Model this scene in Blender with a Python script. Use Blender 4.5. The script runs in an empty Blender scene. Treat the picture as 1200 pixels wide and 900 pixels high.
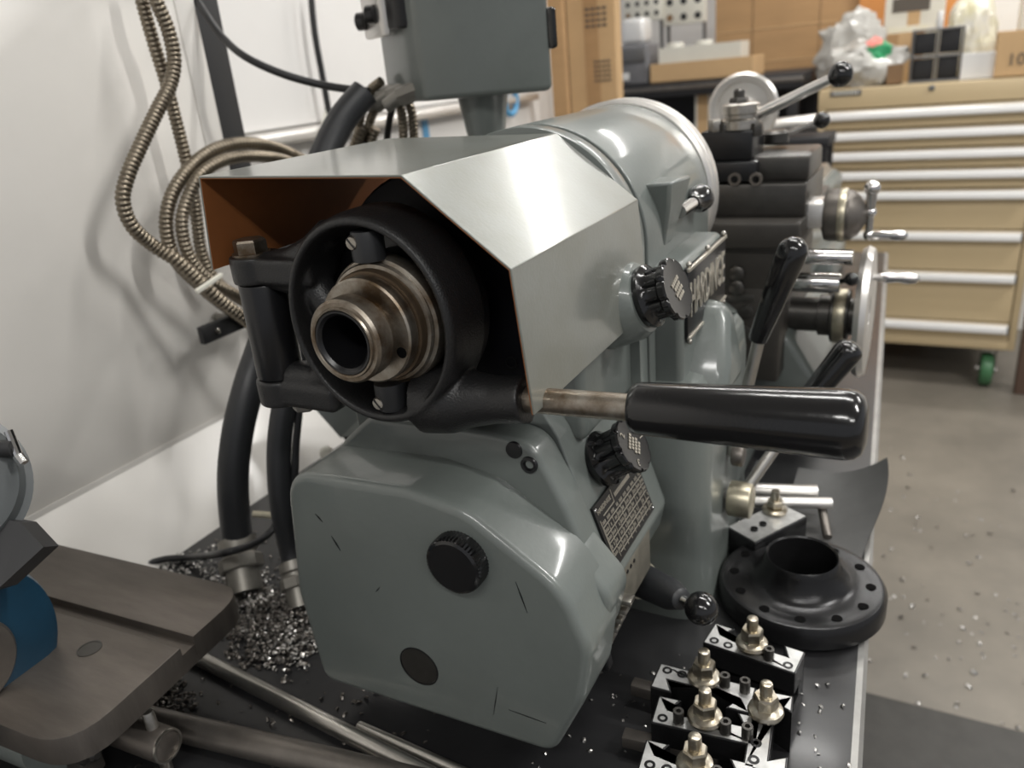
import bpy, bmesh, math, random
import numpy as np
from mathutils import Vector as V, Matrix, noise
random.seed(7)
scene = bpy.context.scene
COL = scene.collection

# ------------------------------------------------------------------ camera
FPX = 922.82
_Y = np.array([520., -420., FPX]); _D = np.array([220., 2300., FPX])
_Y /= np.linalg.norm(_Y); _D /= np.linalg.norm(_D)
_Z = -_D; _Z = _Z - _Y * (_Z @ _Y); _Z /= np.linalg.norm(_Z)
_X = np.cross(_Y, _Z)
ROT = np.stack([_X, _Y, _Z])
def ray(px, py): return ROT @ np.array([px - 600, py - 450, FPX]) / FPX
CAM = np.array([0, 0, 1.17]) - 0.42 * ray(402, 402)
def P(px, py, x=None, y=None, z=None, dep=None):
    """photo pixel -> point on a known plane of the place"""
    v = ray(px, py)
    if dep is not None: t = dep
    elif x is not None: t = (x - CAM[0]) / v[0]
    elif y is not None: t = (y - CAM[1]) / v[1]
    else: t = (z - CAM[2]) / v[2]
    return V(CAM + t * v)
cd = bpy.data.cameras.new('camera'); cam = bpy.data.objects.new('camera', cd); COL.objects.link(cam)
cd.sensor_width = 36; cd.lens = FPX / 1200 * 36; cd.clip_start = .02
m = Matrix.Identity(4)
for i in range(3):
    m[i][0] = ROT[i][0]; m[i][1] = -ROT[i][1]; m[i][2] = -ROT[i][2]; m[i][3] = CAM[i]
cam.matrix_world = m
cd.dof.use_dof = True; cd.dof.focus_distance = .46; cd.dof.aperture_fstop = 8.0
scene.camera = cam

# ------------------------------------------------------------------ world, light, exposure
w = bpy.data.worlds.new('shop'); scene.world = w; w.use_nodes = True
bg = w.node_tree.nodes['Background']; bg.inputs[0].default_value = (.93, .95, 1, 1); bg.inputs[1].default_value = .30
vs = scene.view_settings
vs.view_transform = 'Standard'; vs.look = 'None'; vs.gamma = 1; vs.use_curve_mapping = False; vs.exposure = 0.42
CEIL = 2.95
LIGHTS = [(.40, 3.27, 0, 20), (.30, .85, 0, 15), (-.45, 2.1, 0, 12), (2.0, 2.4, 0, 34), (2.0, .4, 0, 36), (.6, -1.6, 0, 18), (2.2, -1.8, 0, 22)]
for lx, ly, rz, pw in LIGHTS:
    ld = bpy.data.lights.new('tube_light', 'AREA'); ld.shape = 'RECTANGLE'; ld.size = 1.2; ld.size_y = .07
    ld.energy = pw; ld.color = (1, .985, .955)
    lo = bpy.data.objects.new('tube_light', ld); COL.objects.link(lo); lo.location = (lx, ly, CEIL - .10); lo.rotation_euler = (0, 0, rz)

# ------------------------------------------------------------------ materials
def mat(name, base, rough=.5, metal=0., coat=0., bump=0., bscale=200., var=0., vscale=8., vcol=None, spec=None, emit=None, trans=0., alpha=None, stretch=None, coat_rough=.1):
    M = bpy.data.materials.new(name); M.use_nodes = True
    nt = M.node_tree; b = nt.nodes['Principled BSDF']
    base = (*base, 1) if len(base) == 3 else base
    b.inputs['Base Color'].default_value = base
    b.inputs['Roughness'].default_value = rough; b.inputs['Metallic'].default_value = metal
    b.inputs['Coat Weight'].default_value = coat; b.inputs['Coat Roughness'].default_value = coat_rough
    if spec is not None: b.inputs['Specular IOR Level'].default_value = spec
    if trans: b.inputs['Transmission Weight'].default_value = trans
    if alpha is not None: b.inputs['Alpha'].default_value = alpha
    tc = nt.nodes.new('ShaderNodeTexCoord'); src = tc.outputs['Object']
    if stretch:
        mp = nt.nodes.new('ShaderNodeMapping'); mp.inputs['Scale'].default_value = stretch
        nt.links.new(src, mp.inputs[0]); src = mp.outputs[0]
    if var:
        n = nt.nodes.new('ShaderNodeTexNoise'); n.inputs['Scale'].default_value = vscale; n.inputs['Detail'].default_value = 6; n.inputs['Roughness'].default_value = .65
        r = nt.nodes.new('ShaderNodeValToRGB'); r.color_ramp.elements[0].position = .35; r.color_ramp.elements[1].position = .7
        c2 = vcol or tuple(max(0, c * (1 - var)) for c in base[:3])
        r.color_ramp.elements[0].color = (*c2, 1); r.color_ramp.elements[1].color = base
        nt.links.new(src, n.inputs[0]); nt.links.new(n.outputs[0], r.inputs[0]); nt.links.new(r.outputs[0], b.inputs['Base Color'])
    if bump:
        n2 = nt.nodes.new('ShaderNodeTexNoise'); n2.inputs['Scale'].default_value = bscale; n2.inputs['Detail'].default_value = 3
        bp = nt.nodes.new('ShaderNodeBump'); bp.inputs['Strength'].default_value = bump; bp.inputs['Distance'].default_value = .002
        nt.links.new(src, n2.inputs[0]); nt.links.new(n2.outputs[0], bp.inputs['Height']); nt.links.new(bp.outputs[0], b.inputs['Normal'])
    if emit: b.inputs['Emission Color'].default_value = (*emit[:3], 1); b.inputs['Emission Strength'].default_value = emit[3]
    return M
M = dict(
 grey=mat('machine_grey', (.140, .157, .147), .38, coat=.5, bump=.07, bscale=260, var=.14, vscale=9),
 greyl=mat('guard_grey', (.235, .245, .23), .30, metal=.3, coat=.55, bump=.05, bscale=420, var=.16, vscale=14, vcol=(.20, .205, .18), coat_rough=.11),
 primer=mat('primer_brown', (.30, .105, .03), .55, var=.25, vscale=18),
 cast=mat('cast_black', (.012, .012, .0125), .38, bump=.22, bscale=800, spec=.5),
 black=mat('black_paint', (.008, .008, .009), .30, spec=.5),
 drum=mat('drum_black', (.004, .004, .006), .5, spec=.2),
 bake=mat('bakelite', (.007, .007, .0075), .17, bump=.03, bscale=500, coat=.3),
 dull=mat('dull_black', (.02, .02, .021), .55),
 steel=mat('steel', (.52, .50, .46), .30, metal=.95, var=.4, vscale=60, vcol=(.30, .275, .24)),
 worn=mat('worn_steel', (.42, .39, .34), .38, metal=.9, var=.5, vscale=45, vcol=(.13, .09, .055)),
 rod=mat('ground_rod', (.60, .58, .54), .30, metal=.95, var=.25, vscale=25),
 bare=mat('bare_dirty', (.20, .185, .15), .5, metal=.3, var=.4, vscale=60), brownst=mat('brown_steel', (.16, .115, .075), .45, metal=.7, var=.4, vscale=70), rodd=mat('dull_rod', (.22, .20, .18), .42, metal=.8, var=.3, vscale=25),
 chrome=mat('chrome', (.72, .71, .70), .12, metal=1.),
 brass=mat('pale_brass', (.60, .55, .42), .35, metal=.85, var=.3, vscale=80),
 zinc=mat('zinc_yellow', (.58, .55, .48), .28, metal=.95, var=.35, vscale=120, vcol=(.35, .30, .22)),
 dark=mat('dark_iron', (.055, .050, .044), .42, metal=.35, var=.3, vscale=20),
 darks=mat('dark_steel', (.10, .095, .088), .35, metal=.8, var=.3, vscale=30),
 table=mat('blackened_table', (.17, .15, .132), .42, metal=.75, var=.28, vscale=14, bump=.04, bscale=300, stretch=(1, 6, 1)),
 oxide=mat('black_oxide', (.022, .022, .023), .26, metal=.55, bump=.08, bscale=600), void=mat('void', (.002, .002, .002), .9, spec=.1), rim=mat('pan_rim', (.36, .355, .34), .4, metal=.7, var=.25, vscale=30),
 oxide_lit=mat('oxide_lamp_lit', (.62, .62, .61), .40, metal=.8, var=.3, vscale=90),  # pale copy of the black oxide, lamp reflection put into the colour
 pan=mat('pan_black', (.022, .022, .023), .30, var=.45, vscale=9, vcol=(.012, .012, .013), coat=.15, bump=.05, bscale=140),
 rubber=mat('rubber', (.085, .085, .083), .5, var=.3, vscale=14, bump=.1, bscale=60),
 hose=mat('hose_black', (.022, .023, .025), .42),
 cable=mat('cable_black', (.012, .012, .013), .45),
 conduit=mat('flex_conduit', (.27, .23, .175), .34, metal=.9, var=.35, vscale=30),
 fitting=mat('cast_fitting', (.30, .285, .255), .45, metal=.75, var=.3, vscale=40),
 white=mat('white_enamel', (.70, .675, .635), .30, coat=.25, var=.07, vscale=5, bump=.03, bscale=40),
 wall=mat('wall_white', (.78, .755, .72), .6, var=.05, vscale=3),
 board=mat('whiteboard', (.82, .80, .775), .25, coat=.3, var=.03),
 alu=mat('aluminium', (.72, .70, .67), .35, metal=.85),
 alub=mat('bright_aluminium', (.80, .795, .78), .40, metal=.3),
 blue=mat('blue_paint', (.008, .042, .078), .40, var=.3, vscale=20),
 bluel=mat('blue_tape', (.10, .32, .55), .5),
 shield=mat('shield_grey', (.10, .108, .11), .35),
 tan=mat('cabinet_tan', (.56, .44, .265), .42, var=.05, vscale=4),
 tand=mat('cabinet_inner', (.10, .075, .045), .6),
 card=mat('cardboard', (.47, .285, .135), .75, var=.15, vscale=4, stretch=(1, 1, 5)),
 cardl=mat('cardboard_light', (.58, .385, .20), .75, var=.12, vscale=5),
 cardd=mat('cardboard_dark', (.24, .145, .075), .8, var=.2, vscale=5),
 ink=mat('ink_grey', (.10, .085, .07), .7),
 plast=mat('white_plastic', (.72, .70, .62), .4, var=.06),
 bag=mat('plastic_bag', (.50, .485, .45), .25, coat=.3, var=.2, vscale=22, bump=.6, bscale=30),
 bagy=mat('yellowish_bag', (.74, .69, .45), .28, coat=.3, var=.2, vscale=14, vcol=(.8, .78, .72), bump=.5, bscale=30),
 red=mat('red_print', (.75, .22, .18), .4), green=mat('green_print', (.03, .30, .12), .4), yellow=mat('yellow_print', (.8, .62, .05), .4),
 greenw=mat('green_wheel', (.05, .15, .065), .4),
 binb=mat('grey_bin', (.20, .20, .21), .45, var=.3, vscale=20),
 floor=mat('concrete', (.225, .20, .165), .40, var=.30, vscale=2.6, vcol=(.145, .13, .108), bump=.08, bscale=30),
 mat_=mat('floor_mat', (.075, .072, .068), .55, var=.2, vscale=30),
 brown=mat('brown_post', (.12, .075, .055), .5),
 ceil=mat('ceiling_white', (.55, .55, .54), .8),
 silver=mat('raised_letters', (.62, .58, .50), .35, metal=.8),
 chip=mat('steel_chips', (.38, .37, .355), .3, metal=1.),
 chipd=mat('dark_chips', (.12, .11, .10), .35, metal=.9),
 wire=mat('wire_grey', (.16, .16, .16), .4, metal=.5),
 blackin=mat('black_inside', (.012, .012, .014), .6),
 orange=mat('orange_card', (.62, .27, .08), .7),
 pink=mat('pink_red', (.70, .12, .14), .5),
)

# ------------------------------------------------------------------ mesh helpers
def BM(): return bmesh.new()
def O(name, bm, m, parent=None, smooth=35, label=None, category=None, group=None, kind=None, loc=None):
    bmesh.ops.recalc_face_normals(bm, faces=bm.faces)
    me = bpy.data.meshes.new(name); bm.to_mesh(me); bm.free()
    ms = m if isinstance(m, (list, tuple)) else [m]
    for k in ms: me.materials.append(M[k] if isinstance(k, str) else k)
    if smooth:
        me.polygons.foreach_set('use_smooth', [True] * len(me.polygons)); me.set_sharp_from_angle(angle=math.radians(smooth))
    o = bpy.data.objects.new(name, me); COL.objects.link(o)
    if parent is not None: attach(o, parent)
    tag(o, label, category, group, kind)
    if loc is not None: o.location = loc
    return o
def attach(o, parent):
    o.parent = parent
    if parent.type == 'EMPTY': o.matrix_parent_inverse = Matrix.Translation(-parent.location)
def tag(o, label=None, category=None, group=None, kind=None):
    if label: o['label'] = label
    if category: o['category'] = category
    if group: o['group'] = group
    if kind: o['kind'] = kind
    return o
def E(name, loc, label, category, group=None):
    o = bpy.data.objects.new(name, None); COL.objects.link(o); o.empty_display_size = .05
    o.location = loc; tag(o, label, category, group); ROOTS.append(o); return o
ROOTS = []
def frame(d):
    d = V(d).normalized(); a = V((0, 0, 1)) if abs(d.z) < .9 else V((1, 0, 0))
    u = d.cross(a).normalized(); return u, d.cross(u).normalized(), d
def skin(bm, rings, cap0=True, cap1=True, closed=False):
    R = [[bm.verts.new(p) for p in r] for r in rings]; n = len(R[0]); L = len(R)
    for i in range(L if closed else L - 1):
        a, b = R[i], R[(i + 1) % L]
        for j in range(n):
            bm.faces.new((a[j], a[(j + 1) % n], b[(j + 1) % n], b[j]))
    if not closed:
        if cap0: bm.faces.new(R[0][::-1])
        if cap1: bm.faces.new(R[-1])
    return R
def rev(bm, prof, org=(0, 0, 0), d=(0, 1, 0), seg=40, cap0=True, cap1=True, sq=None):
    """revolve (radius, distance) profile about d"""
    u, v, d = frame(d); org = V(org); rings = []
    for r, h in prof:
        r = max(r, 1e-5)
        rings.append([org + d * h + (u * math.cos(2 * math.pi * k / seg) + v * math.sin(2 * math.pi * k / seg)) * r for k in range(seg)])
    skin(bm, rings, cap0, cap1)
def cyl(bm, a, b, r, r2=None, seg=24, bev=0.):
    a, b = V(a), V(b); L = (b - a).length; r2 = r if r2 is None else r2
    pr = [(r, 0), (r2, L)]
    if bev: pr = [(r - bev, 0), (r - bev * .3, bev * .3), (r, bev), (r2, L - bev), (r2 - bev * .3, L - bev * .3), (r2 - bev, L)]
    rev(bm, pr, a, b - a, seg)
def pipe(bm, ri, ro, a, b, seg=40):
    """tube with wall"""
    a, b = V(a), V(b); L = (b - a).length; u, v, d = frame(b - a)
    rings = [[a + d * h + (u * math.cos(2 * math.pi * k / seg) + v * math.sin(2 * math.pi * k / seg)) * r for k in range(seg)] for r, h in ((ro, 0), (ro, L), (ri, L), (ri, 0))]
    skin(bm, rings, closed=True)
def revc(bm, prof, org, d, seg=48):
    """closed-section revolve"""
    u, v, d = frame(d); org = V(org)
    rings = [[org + d * h + (u * math.cos(2 * math.pi * k / seg) + v * math.sin(2 * math.pi * k / seg)) * r for k in range(seg)] for r, h in prof]
    skin(bm, rings, closed=True)
def ball(bm, c, r, sx=1, sy=1, sz=1, seg=20):
    ret = bmesh.ops.create_uvsphere(bm, u_segments=seg, v_segments=seg // 2 + 2, radius=r)
    for v in ret['verts']: v.co = V((v.co.x * sx, v.co.y * sy, v.co.z * sz)) + V(c)
def box(bm, c, s, bev=0., rot=None, seg=2):
    ret = bmesh.ops.create_cube(bm, size=1); vs_ = ret['verts']
    for v in vs_: v.co = V((v.co.x * s[0], v.co.y * s[1], v.co.z * s[2]))
    if bev:
        es = list({e for v in vs_ for e in v.link_edges})
        r2 = bmesh.ops.bevel(bm, geom=es, offset=bev, segments=seg, affect='EDGES', profile=.5)
        vs_ = list({v for f in r2['faces'] for v in f.verts} | {v for v in vs_ if v.is_valid})
    R = rot if rot is not None else Matrix.Identity(3)
    if isinstance(R, (int, float)): R = Matrix.Rotation(R, 3, 'Z')
    for v in vs_: v.co = R @ v.co + V(c)
def bx(bm, x0, x1, y0, y1, z0, z1, bev=0., seg=2):
    box(bm, ((x0 + x1) / 2, (y0 + y1) / 2, (z0 + z1) / 2), (abs(x1 - x0), abs(y1 - y0), abs(z1 - z0)), bev, None, seg)
def spline(pts, n=8, closed=False):
    pts = [V(p) for p in pts]; out = []; L = len(pts)
    for i in range(L if closed else L - 1):
        if closed: p0, p1, p2, p3 = (pts[(i + k) % L] for k in (-1, 0, 1, 2))
        else: p0, p1, p2, p3 = pts[max(i - 1, 0)], pts[i], pts[i + 1], pts[min(i + 2, L - 1)]
        for k in range(n):
            t = k / n; t2 = t * t; t3 = t2 * t
            out.append(.5 * ((2 * p1) + (p2 - p0) * t + (2 * p0 - 5 * p1 + 4 * p2 - p3) * t2 + (3 * p1 - p0 - 3 * p2 + p3) * t3))
    if not closed: out.append(pts[-1])
    return out
def resample(pts, step):
    out = [pts[0]]; acc = 0.
    for a, b in zip(pts, pts[1:]):
        L = (b - a).length; s = step - acc
        while s <= L and L > 0:
            out.append(a.lerp(b, s / L)); s += step
        acc = (acc + L) % step if L > 0 else acc
    return out
def sweep(bm, pts, r, seg=12, rf=None, closed=False):
    pts = [V(p) for p in pts]; rings = []
    t0 = (pts[1] - pts[0]).normalized(); u, v, _ = frame(t0)
    for i, p in enumerate(pts):
        t = (pts[min(i + 1, len(pts) - 1)] - pts[max(i - 1, 0)]).normalized()
        u = (u - t * u.dot(t)).normalized(); v = t.cross(u)
        rr = rf(i) if rf else r
        rings.append([p + (u * math.cos(2 * math.pi * k / seg) + v * math.sin(2 * math.pi * k / seg)) * rr for k in range(seg)])
    skin(bm, rings, closed=closed)
def flex(bm, pts, r=.007, pitch=.0048):
    """corrugated metal conduit"""
    q = resample(spline(pts, 24), pitch / 4)
    sweep(bm, q, r, 12, rf=lambda i: r * (1.0, 1.03, 1.0, .87)[i % 4])
def rpoly(pts, n=6):
    """polygon with rounded corners: pts (x, y, radius)"""
    out = []; L = len(pts)
    for i in range(L):
        p = V(pts[i][:2]); r = pts[i][2] if len(pts[i]) > 2 else 0
        a = V(pts[i - 1][:2]); b = V(pts[(i + 1) % L][:2])
        if r <= 0: out.append(p); continue
        da, db = (a - p).normalized(), (b - p).normalized()
        ang = da.angle(db); t = min(r / math.tan(ang / 2), (a - p).length * .49, (b - p).length * .49)
        q0, q1 = p + da * t, p + db * t
        for k in range(n + 1):
            s = k / n; out.append((1 - s) ** 2 * q0 + 2 * s * (1 - s) * p + s * s * q1)
    return out
def inset(poly, d):
    L = len(poly); area = sum(poly[i - 1].x * poly[i].y - poly[i].x * poly[i - 1].y for i in range(L)); sg = 1 if area > 0 else -1
    out = []
    for i in range(L):
        e0 = (poly[i] - poly[i - 1]); e1 = (poly[(i + 1) % L] - poly[i])
        n0 = V((-e0.y, e0.x)).normalized() if e0.length > 1e-9 else V((0, 0)); n1 = V((-e1.y, e1.x)).normalized() if e1.length > 1e-9 else n0
        n = (n0 + n1); n = n.normalized() if n.length > 1e-6 else n1
        c = max(.5, n.dot(n1)); out.append(poly[i] + n * sg * d / c)
    return out
def prism(bm, poly, mp, d0, d1, r0=0., r1=0., n=4, scale1=0.):
    """extrude polygon from d0 to d1 with rounded rims r0 (at d0) and r1 (at d1)"""
    rings = []; s = 1 if d1 > d0 else -1
    if r0:
        for k in range(n + 1):
            a = math.pi / 2 * k / n; rings.append([mp(p.x, p.y, d0 + s * r0 * (1 - math.sin(a))) for p in inset(poly, r0 * (1 - math.cos(a)))][:])
        rings = [[mp(p.x, p.y, d0 + s * r0 * (1 - math.cos(a))) for p in inset(poly, r0 * (1 - math.sin(a)))] for a in [math.pi / 2 * k / n for k in range(n + 1)]]
    else: rings.append([mp(p.x, p.y, d0) for p in poly])
    end = inset(poly, scale1) if scale1 else poly
    if r1:
        rings += [[mp(p.x, p.y, d1 - s * r1 * (1 - math.sin(a))) for p in inset(end, r1 * (1 - math.cos(a)))] for a in [math.pi / 2 * k / n for k in range(n + 1)]]
    else: rings.append([mp(p.x, p.y, d1) for p in end])
    skin(bm, rings)
XZ = lambda u, v, d: V((u, d, v))      # profile across the lathe, extruded along the spindle
XY = lambda u, v, d: V((u, v, d))
YZ = lambda u, v, d: V((d, u, v))
def hexpr(bm, c, d, r, h, seg=6): rev(bm, [(r * .93, 0), (r, h * .12), (r, h * .86), (r * .9, h)], c, d, seg)
def text(name, s, size, ext, m, parent, mw):
    """flat raised lettering as a mesh part"""
    cu = bpy.data.curves.new('t', 'FONT'); cu.body = s; cu.size = size; cu.extrude = ext; cu.align_x = 'CENTER'; cu.align_y = 'CENTER'; cu.resolution_u = 2
    to = bpy.data.objects.new('t', cu); COL.objects.link(to)
    bpy.context.view_layer.update()
    me = bpy.data.meshes.new_from_object(to.evaluated_get(bpy.context.evaluated_depsgraph_get()))
    bpy.data.objects.remove(to); me.name = name; me.materials.clear(); me.materials.append(M[m])
    me.transform(mw)
    o = bpy.data.objects.new(name, me); COL.objects.link(o); attach(o, parent)
    return o
def basis(org, ux, uy):
    ux = V(ux).normalized(); uz = ux.cross(V(uy)).normalized(); uy = uz.cross(ux)
    return Matrix(((ux.x, uy.x, uz.x, org[0]), (ux.y, uy.y, uz.y, org[1]), (ux.z, uy.z, uz.z, org[2]), (0, 0, 0, 1)))
def arc(cx, cy, r, a0, a1, n=16): return [V((cx + r * math.cos(math.radians(a0 + (a1 - a0) * k / n)), cy + r * math.sin(math.radians(a0 + (a1 - a0) * k / n)))) for k in range(n + 1)]

# ------------------------------------------------------------------ the room
S = 'structure'
b = BM(); bx(b, -3, 5, -4, 4.6, -.1, 0); O('floor', b, 'floor', smooth=0, label='stained grey concrete shop floor', kind=S)
b = BM(); bx(b, -.95, -.80, -4, 2.30, 0, CEIL); O('wall_left', b, 'wall', smooth=0, label='white wall behind the lathe', kind=S)
b = BM(); bx(b, -3, 5, 4.4, 4.6, 0, CEIL); O('wall_back', b, 'wall', smooth=0, label='white wall at the far end of the shop', kind=S)
b = BM(); bx(b, -3, 5, -4, 4.6, CEIL, CEIL + .1); O('ceiling', b, 'ceil', smooth=0, label='pale shop ceiling', kind=S)
for i, (lx, ly, rz, pw) in enumerate(LIGHTS):
    o = E('ceiling_light', (lx, ly, CEIL), 'white tube light fixture on the shop ceiling', 'ceiling light', 'tube lights on the ceiling')
    b = BM(); bx(b, lx - .63, lx + .63, ly - .1, ly + .1, CEIL - .09, CEIL, .006); O('housing', b, 'alub', o)
    for s in (-1, 1):
        b = BM(); bx(b, lx + s * .63 - .006, lx + s * .63 + .006, ly - .1, ly + .1, CEIL - .10, CEIL - .002, .002); O('end_cap', b, 'plast', o)

Zp = .84        # top of the chip pan
# ------------------------------------------------------------------ stand with chip pan
st = E('lathe_stand', (-.08, .5, 0), 'black topped chip pan and grey stand carrying the lathe', 'lathe stand')
RX = lambda y: .266 - .052 * (y - .135)
b = BM(); prism(b, [V((-.42, -.42)), V((RX(-.42) - .0075, -.42)), V((RX(1.62) - .0075, 1.62)), V((-.42, 1.62))], XY, Zp - .03, Zp); O('pan_floor', b, 'pan', st, label='oily black pan surface')
b = BM()
pl = rpoly([(.2585, Zp - .035), (.2585, Zp, .0), (.263, Zp, 0), (.266, Zp - .003), (.266, Zp - .035)])
skin(b, [[V((p.x - .266 + RX(y), y, p.y)) for p in pl] for y in (-.42, 1.62)]); O('pan_rim', b, 'rim', st, label='bright bent metal rim')
b = BM(); bx(b, -.38, .22, -.30, .42, 0, Zp - .03, .01); O('pedestal', b, 'grey', st)
b = BM(); bx(b, -.38, .16, 1.05, 1.55, 0, Zp - .03, .01); O('pedestal', b, 'grey', st)

# white splash panel
sp = E('splash_panel', (-.49, 0, Zp + .09), 'white enamelled splash panel standing along the back of the pan', 'panel')
b = BM(); skin(b, [[V((-.42, y, Zp)), V((-.485, y, Zp + .09)), V((-.488, y, Zp + .088)), V((-.424, y, Zp))] for y in (-.42, 1.62)]); O('pan_back', b, 'white', sp, label='white sloping back of the pan', smooth=0)
b = BM(); bx(b, -.494, -.486, -.42, .375, Zp + .09, 1.415, .001); O('sheet', b, 'white', sp)
b = BM(); bx(b, -.500, -.484, .374, .402, Zp + .09, 1.62, .002); O('edge_angle', b, 'white', sp)
b = BM(); bx(b, -.50, -.478, -.42, .375, 1.412, 1.47, .003); O('top_band', b, 'alu', sp)  # grey metal band along the upper edge of the sheet
for pz in (1.03, 1.245):
    b = BM(); rev(b, [(.004, 0), (.004, .002), (.002, .003)], (-.4842, .388, pz), (1, 0, 0), 12); O('screw', b, 'fitting', sp)
b = BM(); bx(b, -.484, -.483, -.42, .39, Zp + .088, Zp + .094); O('bottom_flange', b, 'white', sp)
o = E('flat_bar', (-.44, .25, 1.03), 'short black flat bar bolted off the white splash panel', 'bar')
a0 = P(237, 401, x=-.44); a1 = P(300, 372, x=-.44)
b = BM(); box(b, (-.44, (a0.y + .36) / 2, a0.z + .007), (.008, .36 - a0.y, .020), .001); O('bar', b, 'dull', o)
b = BM(); cyl(b, (-.484, .33, a0.z + .007), (-.436, .33, a0.z + .007), .005); O('standoff', b, 'fitting', o)
b = BM(); rev(b, [(.0035, 0), (.0035, .002), (.002, .003)], (-.4355, a0.y + .02, a0.z + .007), (1, 0, 0), 12); O('screw', b, 'steel', o)
b = BM(); bx(b, -.535, -.497, .404, .450, 0, 2.0, .002)
O('support_post', b, 'dull', None, label='black square steel post behind the white splash panel', category='post')

# whiteboard on the wall
wb = E('whiteboard', (-.79, 1.1, 1.2), 'large whiteboard with a metal marker rail on the left wall', 'whiteboard')
b = BM(); bx(b, -.80, -.788, .30, 1.86, 1.235, 2.2); O('board', b, 'board', wb, smooth=0)
b = BM(); prism(b, rpoly([(-.80, 1.207, .002), (-.80, 1.235, .004), (-.765, 1.226, .009), (-.765, 1.207, .006)]), XZ, .30, 1.86); O('marker_rail', b, 'alu', wb)
b = BM(); bx(b, -.80, -.784, 1.83, 1.86, 1.22, 2.2, .002); O('frame', b, 'alu', wb)
q = P(502, 150, x=-.79)
b = BM(); bx(b, -.799, -.797, q.y - .012, q.y + .012, .95, 1.30); O('tape_strip', b, 'bluel', None, smooth=0, label='strip of blue tape running down the white wall', category='tape')
q = P(598, 118, x=-.77)
b = BM(); pts = [q + V((0, math.cos(t) * .035, math.sin(t) * .035)) for t in np.linspace(0, 2 * math.pi, 33)[:-1]]
sweep(b, pts, .008, 10, closed=True); O('tape_roll', b, 'bluel', None, label='blue ring hanging on the white wall under the rail', category='ring')

# ------------------------------------------------------------------ the lathe
SZ = 1.17       # spindle height
la = E('lathe', (0, .5, Zp), 'grey toolroom lathe with a collet closer and bent sheet guard', 'lathe')
# gear cover on the headstock end
b = BM()
cov = rpoly([(-.108, 1.052, .028), (-.005, 1.056, .05), (.036, 1.0485, .04), (.097, 1.007, .05), (.1125, .966, .03), (.106, .925, .04), (.081, .872, .014), (-.115, .868, .012), (-.122, .95, .05)], 8)
prism(b, inset(cov, -.0015), XZ, .040, .0875, .0065, 0, 5)
gc = O('gear_cover', b, 'grey', la, label='rounded grey end cover')
# swelling on the operator side of the cover
b = BM()
pl = rpoly([(.05, 1.030, .01), (.092, 1.008, .03), (.1160, .980, .022), (.1075, .945, .02), (.082, .896, .01), (.05, .90, .01)], 6)
prism(b, pl, XZ, .074, .1085, .006, .003, 4); O('cover_bulge', b, 'grey', gc)
# knurled cap and flush plug
q = P(535, 660, y=.034)
kc = BM(); seg = 96; kn = [(.0000, -.001), (.0185, -.001), (.0202, .0015), (.0202, .010)]
u, v, d = frame((0, 1, 0)); rings = []
for r, h in [(.0170, -.006), (.0192, -.005), (.0200, -.003), (.0200, .007)]:
    rings.append([q + d * h + (u * math.cos(2 * math.pi * k / seg) + v * math.sin(2 * math.pi * k / seg)) * (r - (.0006 if k % 2 and r > .0185 else 0)) for k in range(seg)])
skin(kc, rings); O('knurled_cap', kc, 'bake', gc, smooth=20, label='black knurled oil cap')
q = P(491, 781, y=.0398)
b = BM(); rev(b, [(.0148, 0), (.0148, .003)], q, (0, 1, 0), 40); pg = O('plug', b, 'darks', gc, label='flush dark plug')
b = BM(); revc(b, [(.0150, -.0003), (.0160, -.0003), (.0160, .003), (.0150, .003)], q, (0, 1, 0), 40); O('plug_ring', b, 'black', pg)
# scratches
for (x0, y0, x1, y1, wd) in [(369, 602, 378, 612, .0012), (388, 628, 399, 646, .0012), (604, 682, 618, 719, .0007), (445, 688, 440, 694, .0006), (583, 806, 578, 838, .0006), (596, 832, 640, 848, .0005)]:
    a, c = P(x0, y0, y=.0396), P(x1, y1, y=.0396); dd = (c - a).normalized(); nn = V((dd.z, 0, -dd.x)) * wd
    b = BM(); mid = (a + c) / 2
    skin(b, [[V((p.x, yy, p.z)) for p in (a, mid + nn * .6, c, mid - nn * .6)] for yy in (.0396, .0402)]); O('scratch', b, 'black', gc, smooth=0)

# flange plate behind the cover
b = BM()
fl = rpoly([(-.102, .88, .01), (-.102, 1.05, .03), (-.066, 1.080, .02), (.030, 1.081, .04), (.062, 1.078, .024), (.082, 1.035, .03), (.100, .985, .03), (.092, .94, .02), (.072, .89, .01)], 8)
prism(b, fl, XZ, .0862, .1105, .0045, 0, 4); fp = O('gear_housing_flange', b, 'grey', la)
for px, py, s_ in ((602, 528, 0), (620, 545, 1)):
    q = P(px, py, y=.0855); b = BM()
    if s_: revc(b, [(.0028, .0006), (.0038, -.0012), (.0056, -.0010), (.0060, .002), (.0028, .002)], q, (0, 1, 0), 24); rev(b, [(.003, .0008), (.003, .002)], q, (0, 1, 0), 6)
    else: rev(b, [(.002, -.0006), (.0056, -.0004), (.0060, .0015)], q, (0, 1, 0), 24)
    O('screw', b, 'black', fp)
# gear housing with tilted control panel
b = BM()
gh = rpoly([(-.098, .89, .01), (-.098, 1.094, .012), (.056, 1.094, .012), (.0690, 1.072, .02), (.1045, .965, .012), (.100, .945, .01), (.070, .905, .01)], 6)
prism(b, gh, XZ, .1105, .236, .0015, .014, 4); hs = O('gear_housing', b, 'grey', la)
b = BM(); box(b, (.1022, .150, .9480), (.004, .07, .036), .001); O('index_strip', b, 'bare', hs, label='dull unpainted strip')
for k in range(4):
    b = BM(); cyl(b, (.1035, .127 + k * .007, .960), (.1048, .127 + k * .007, .960), .0016, seg=10); O('index_hole', b, 'black', hs)
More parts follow.
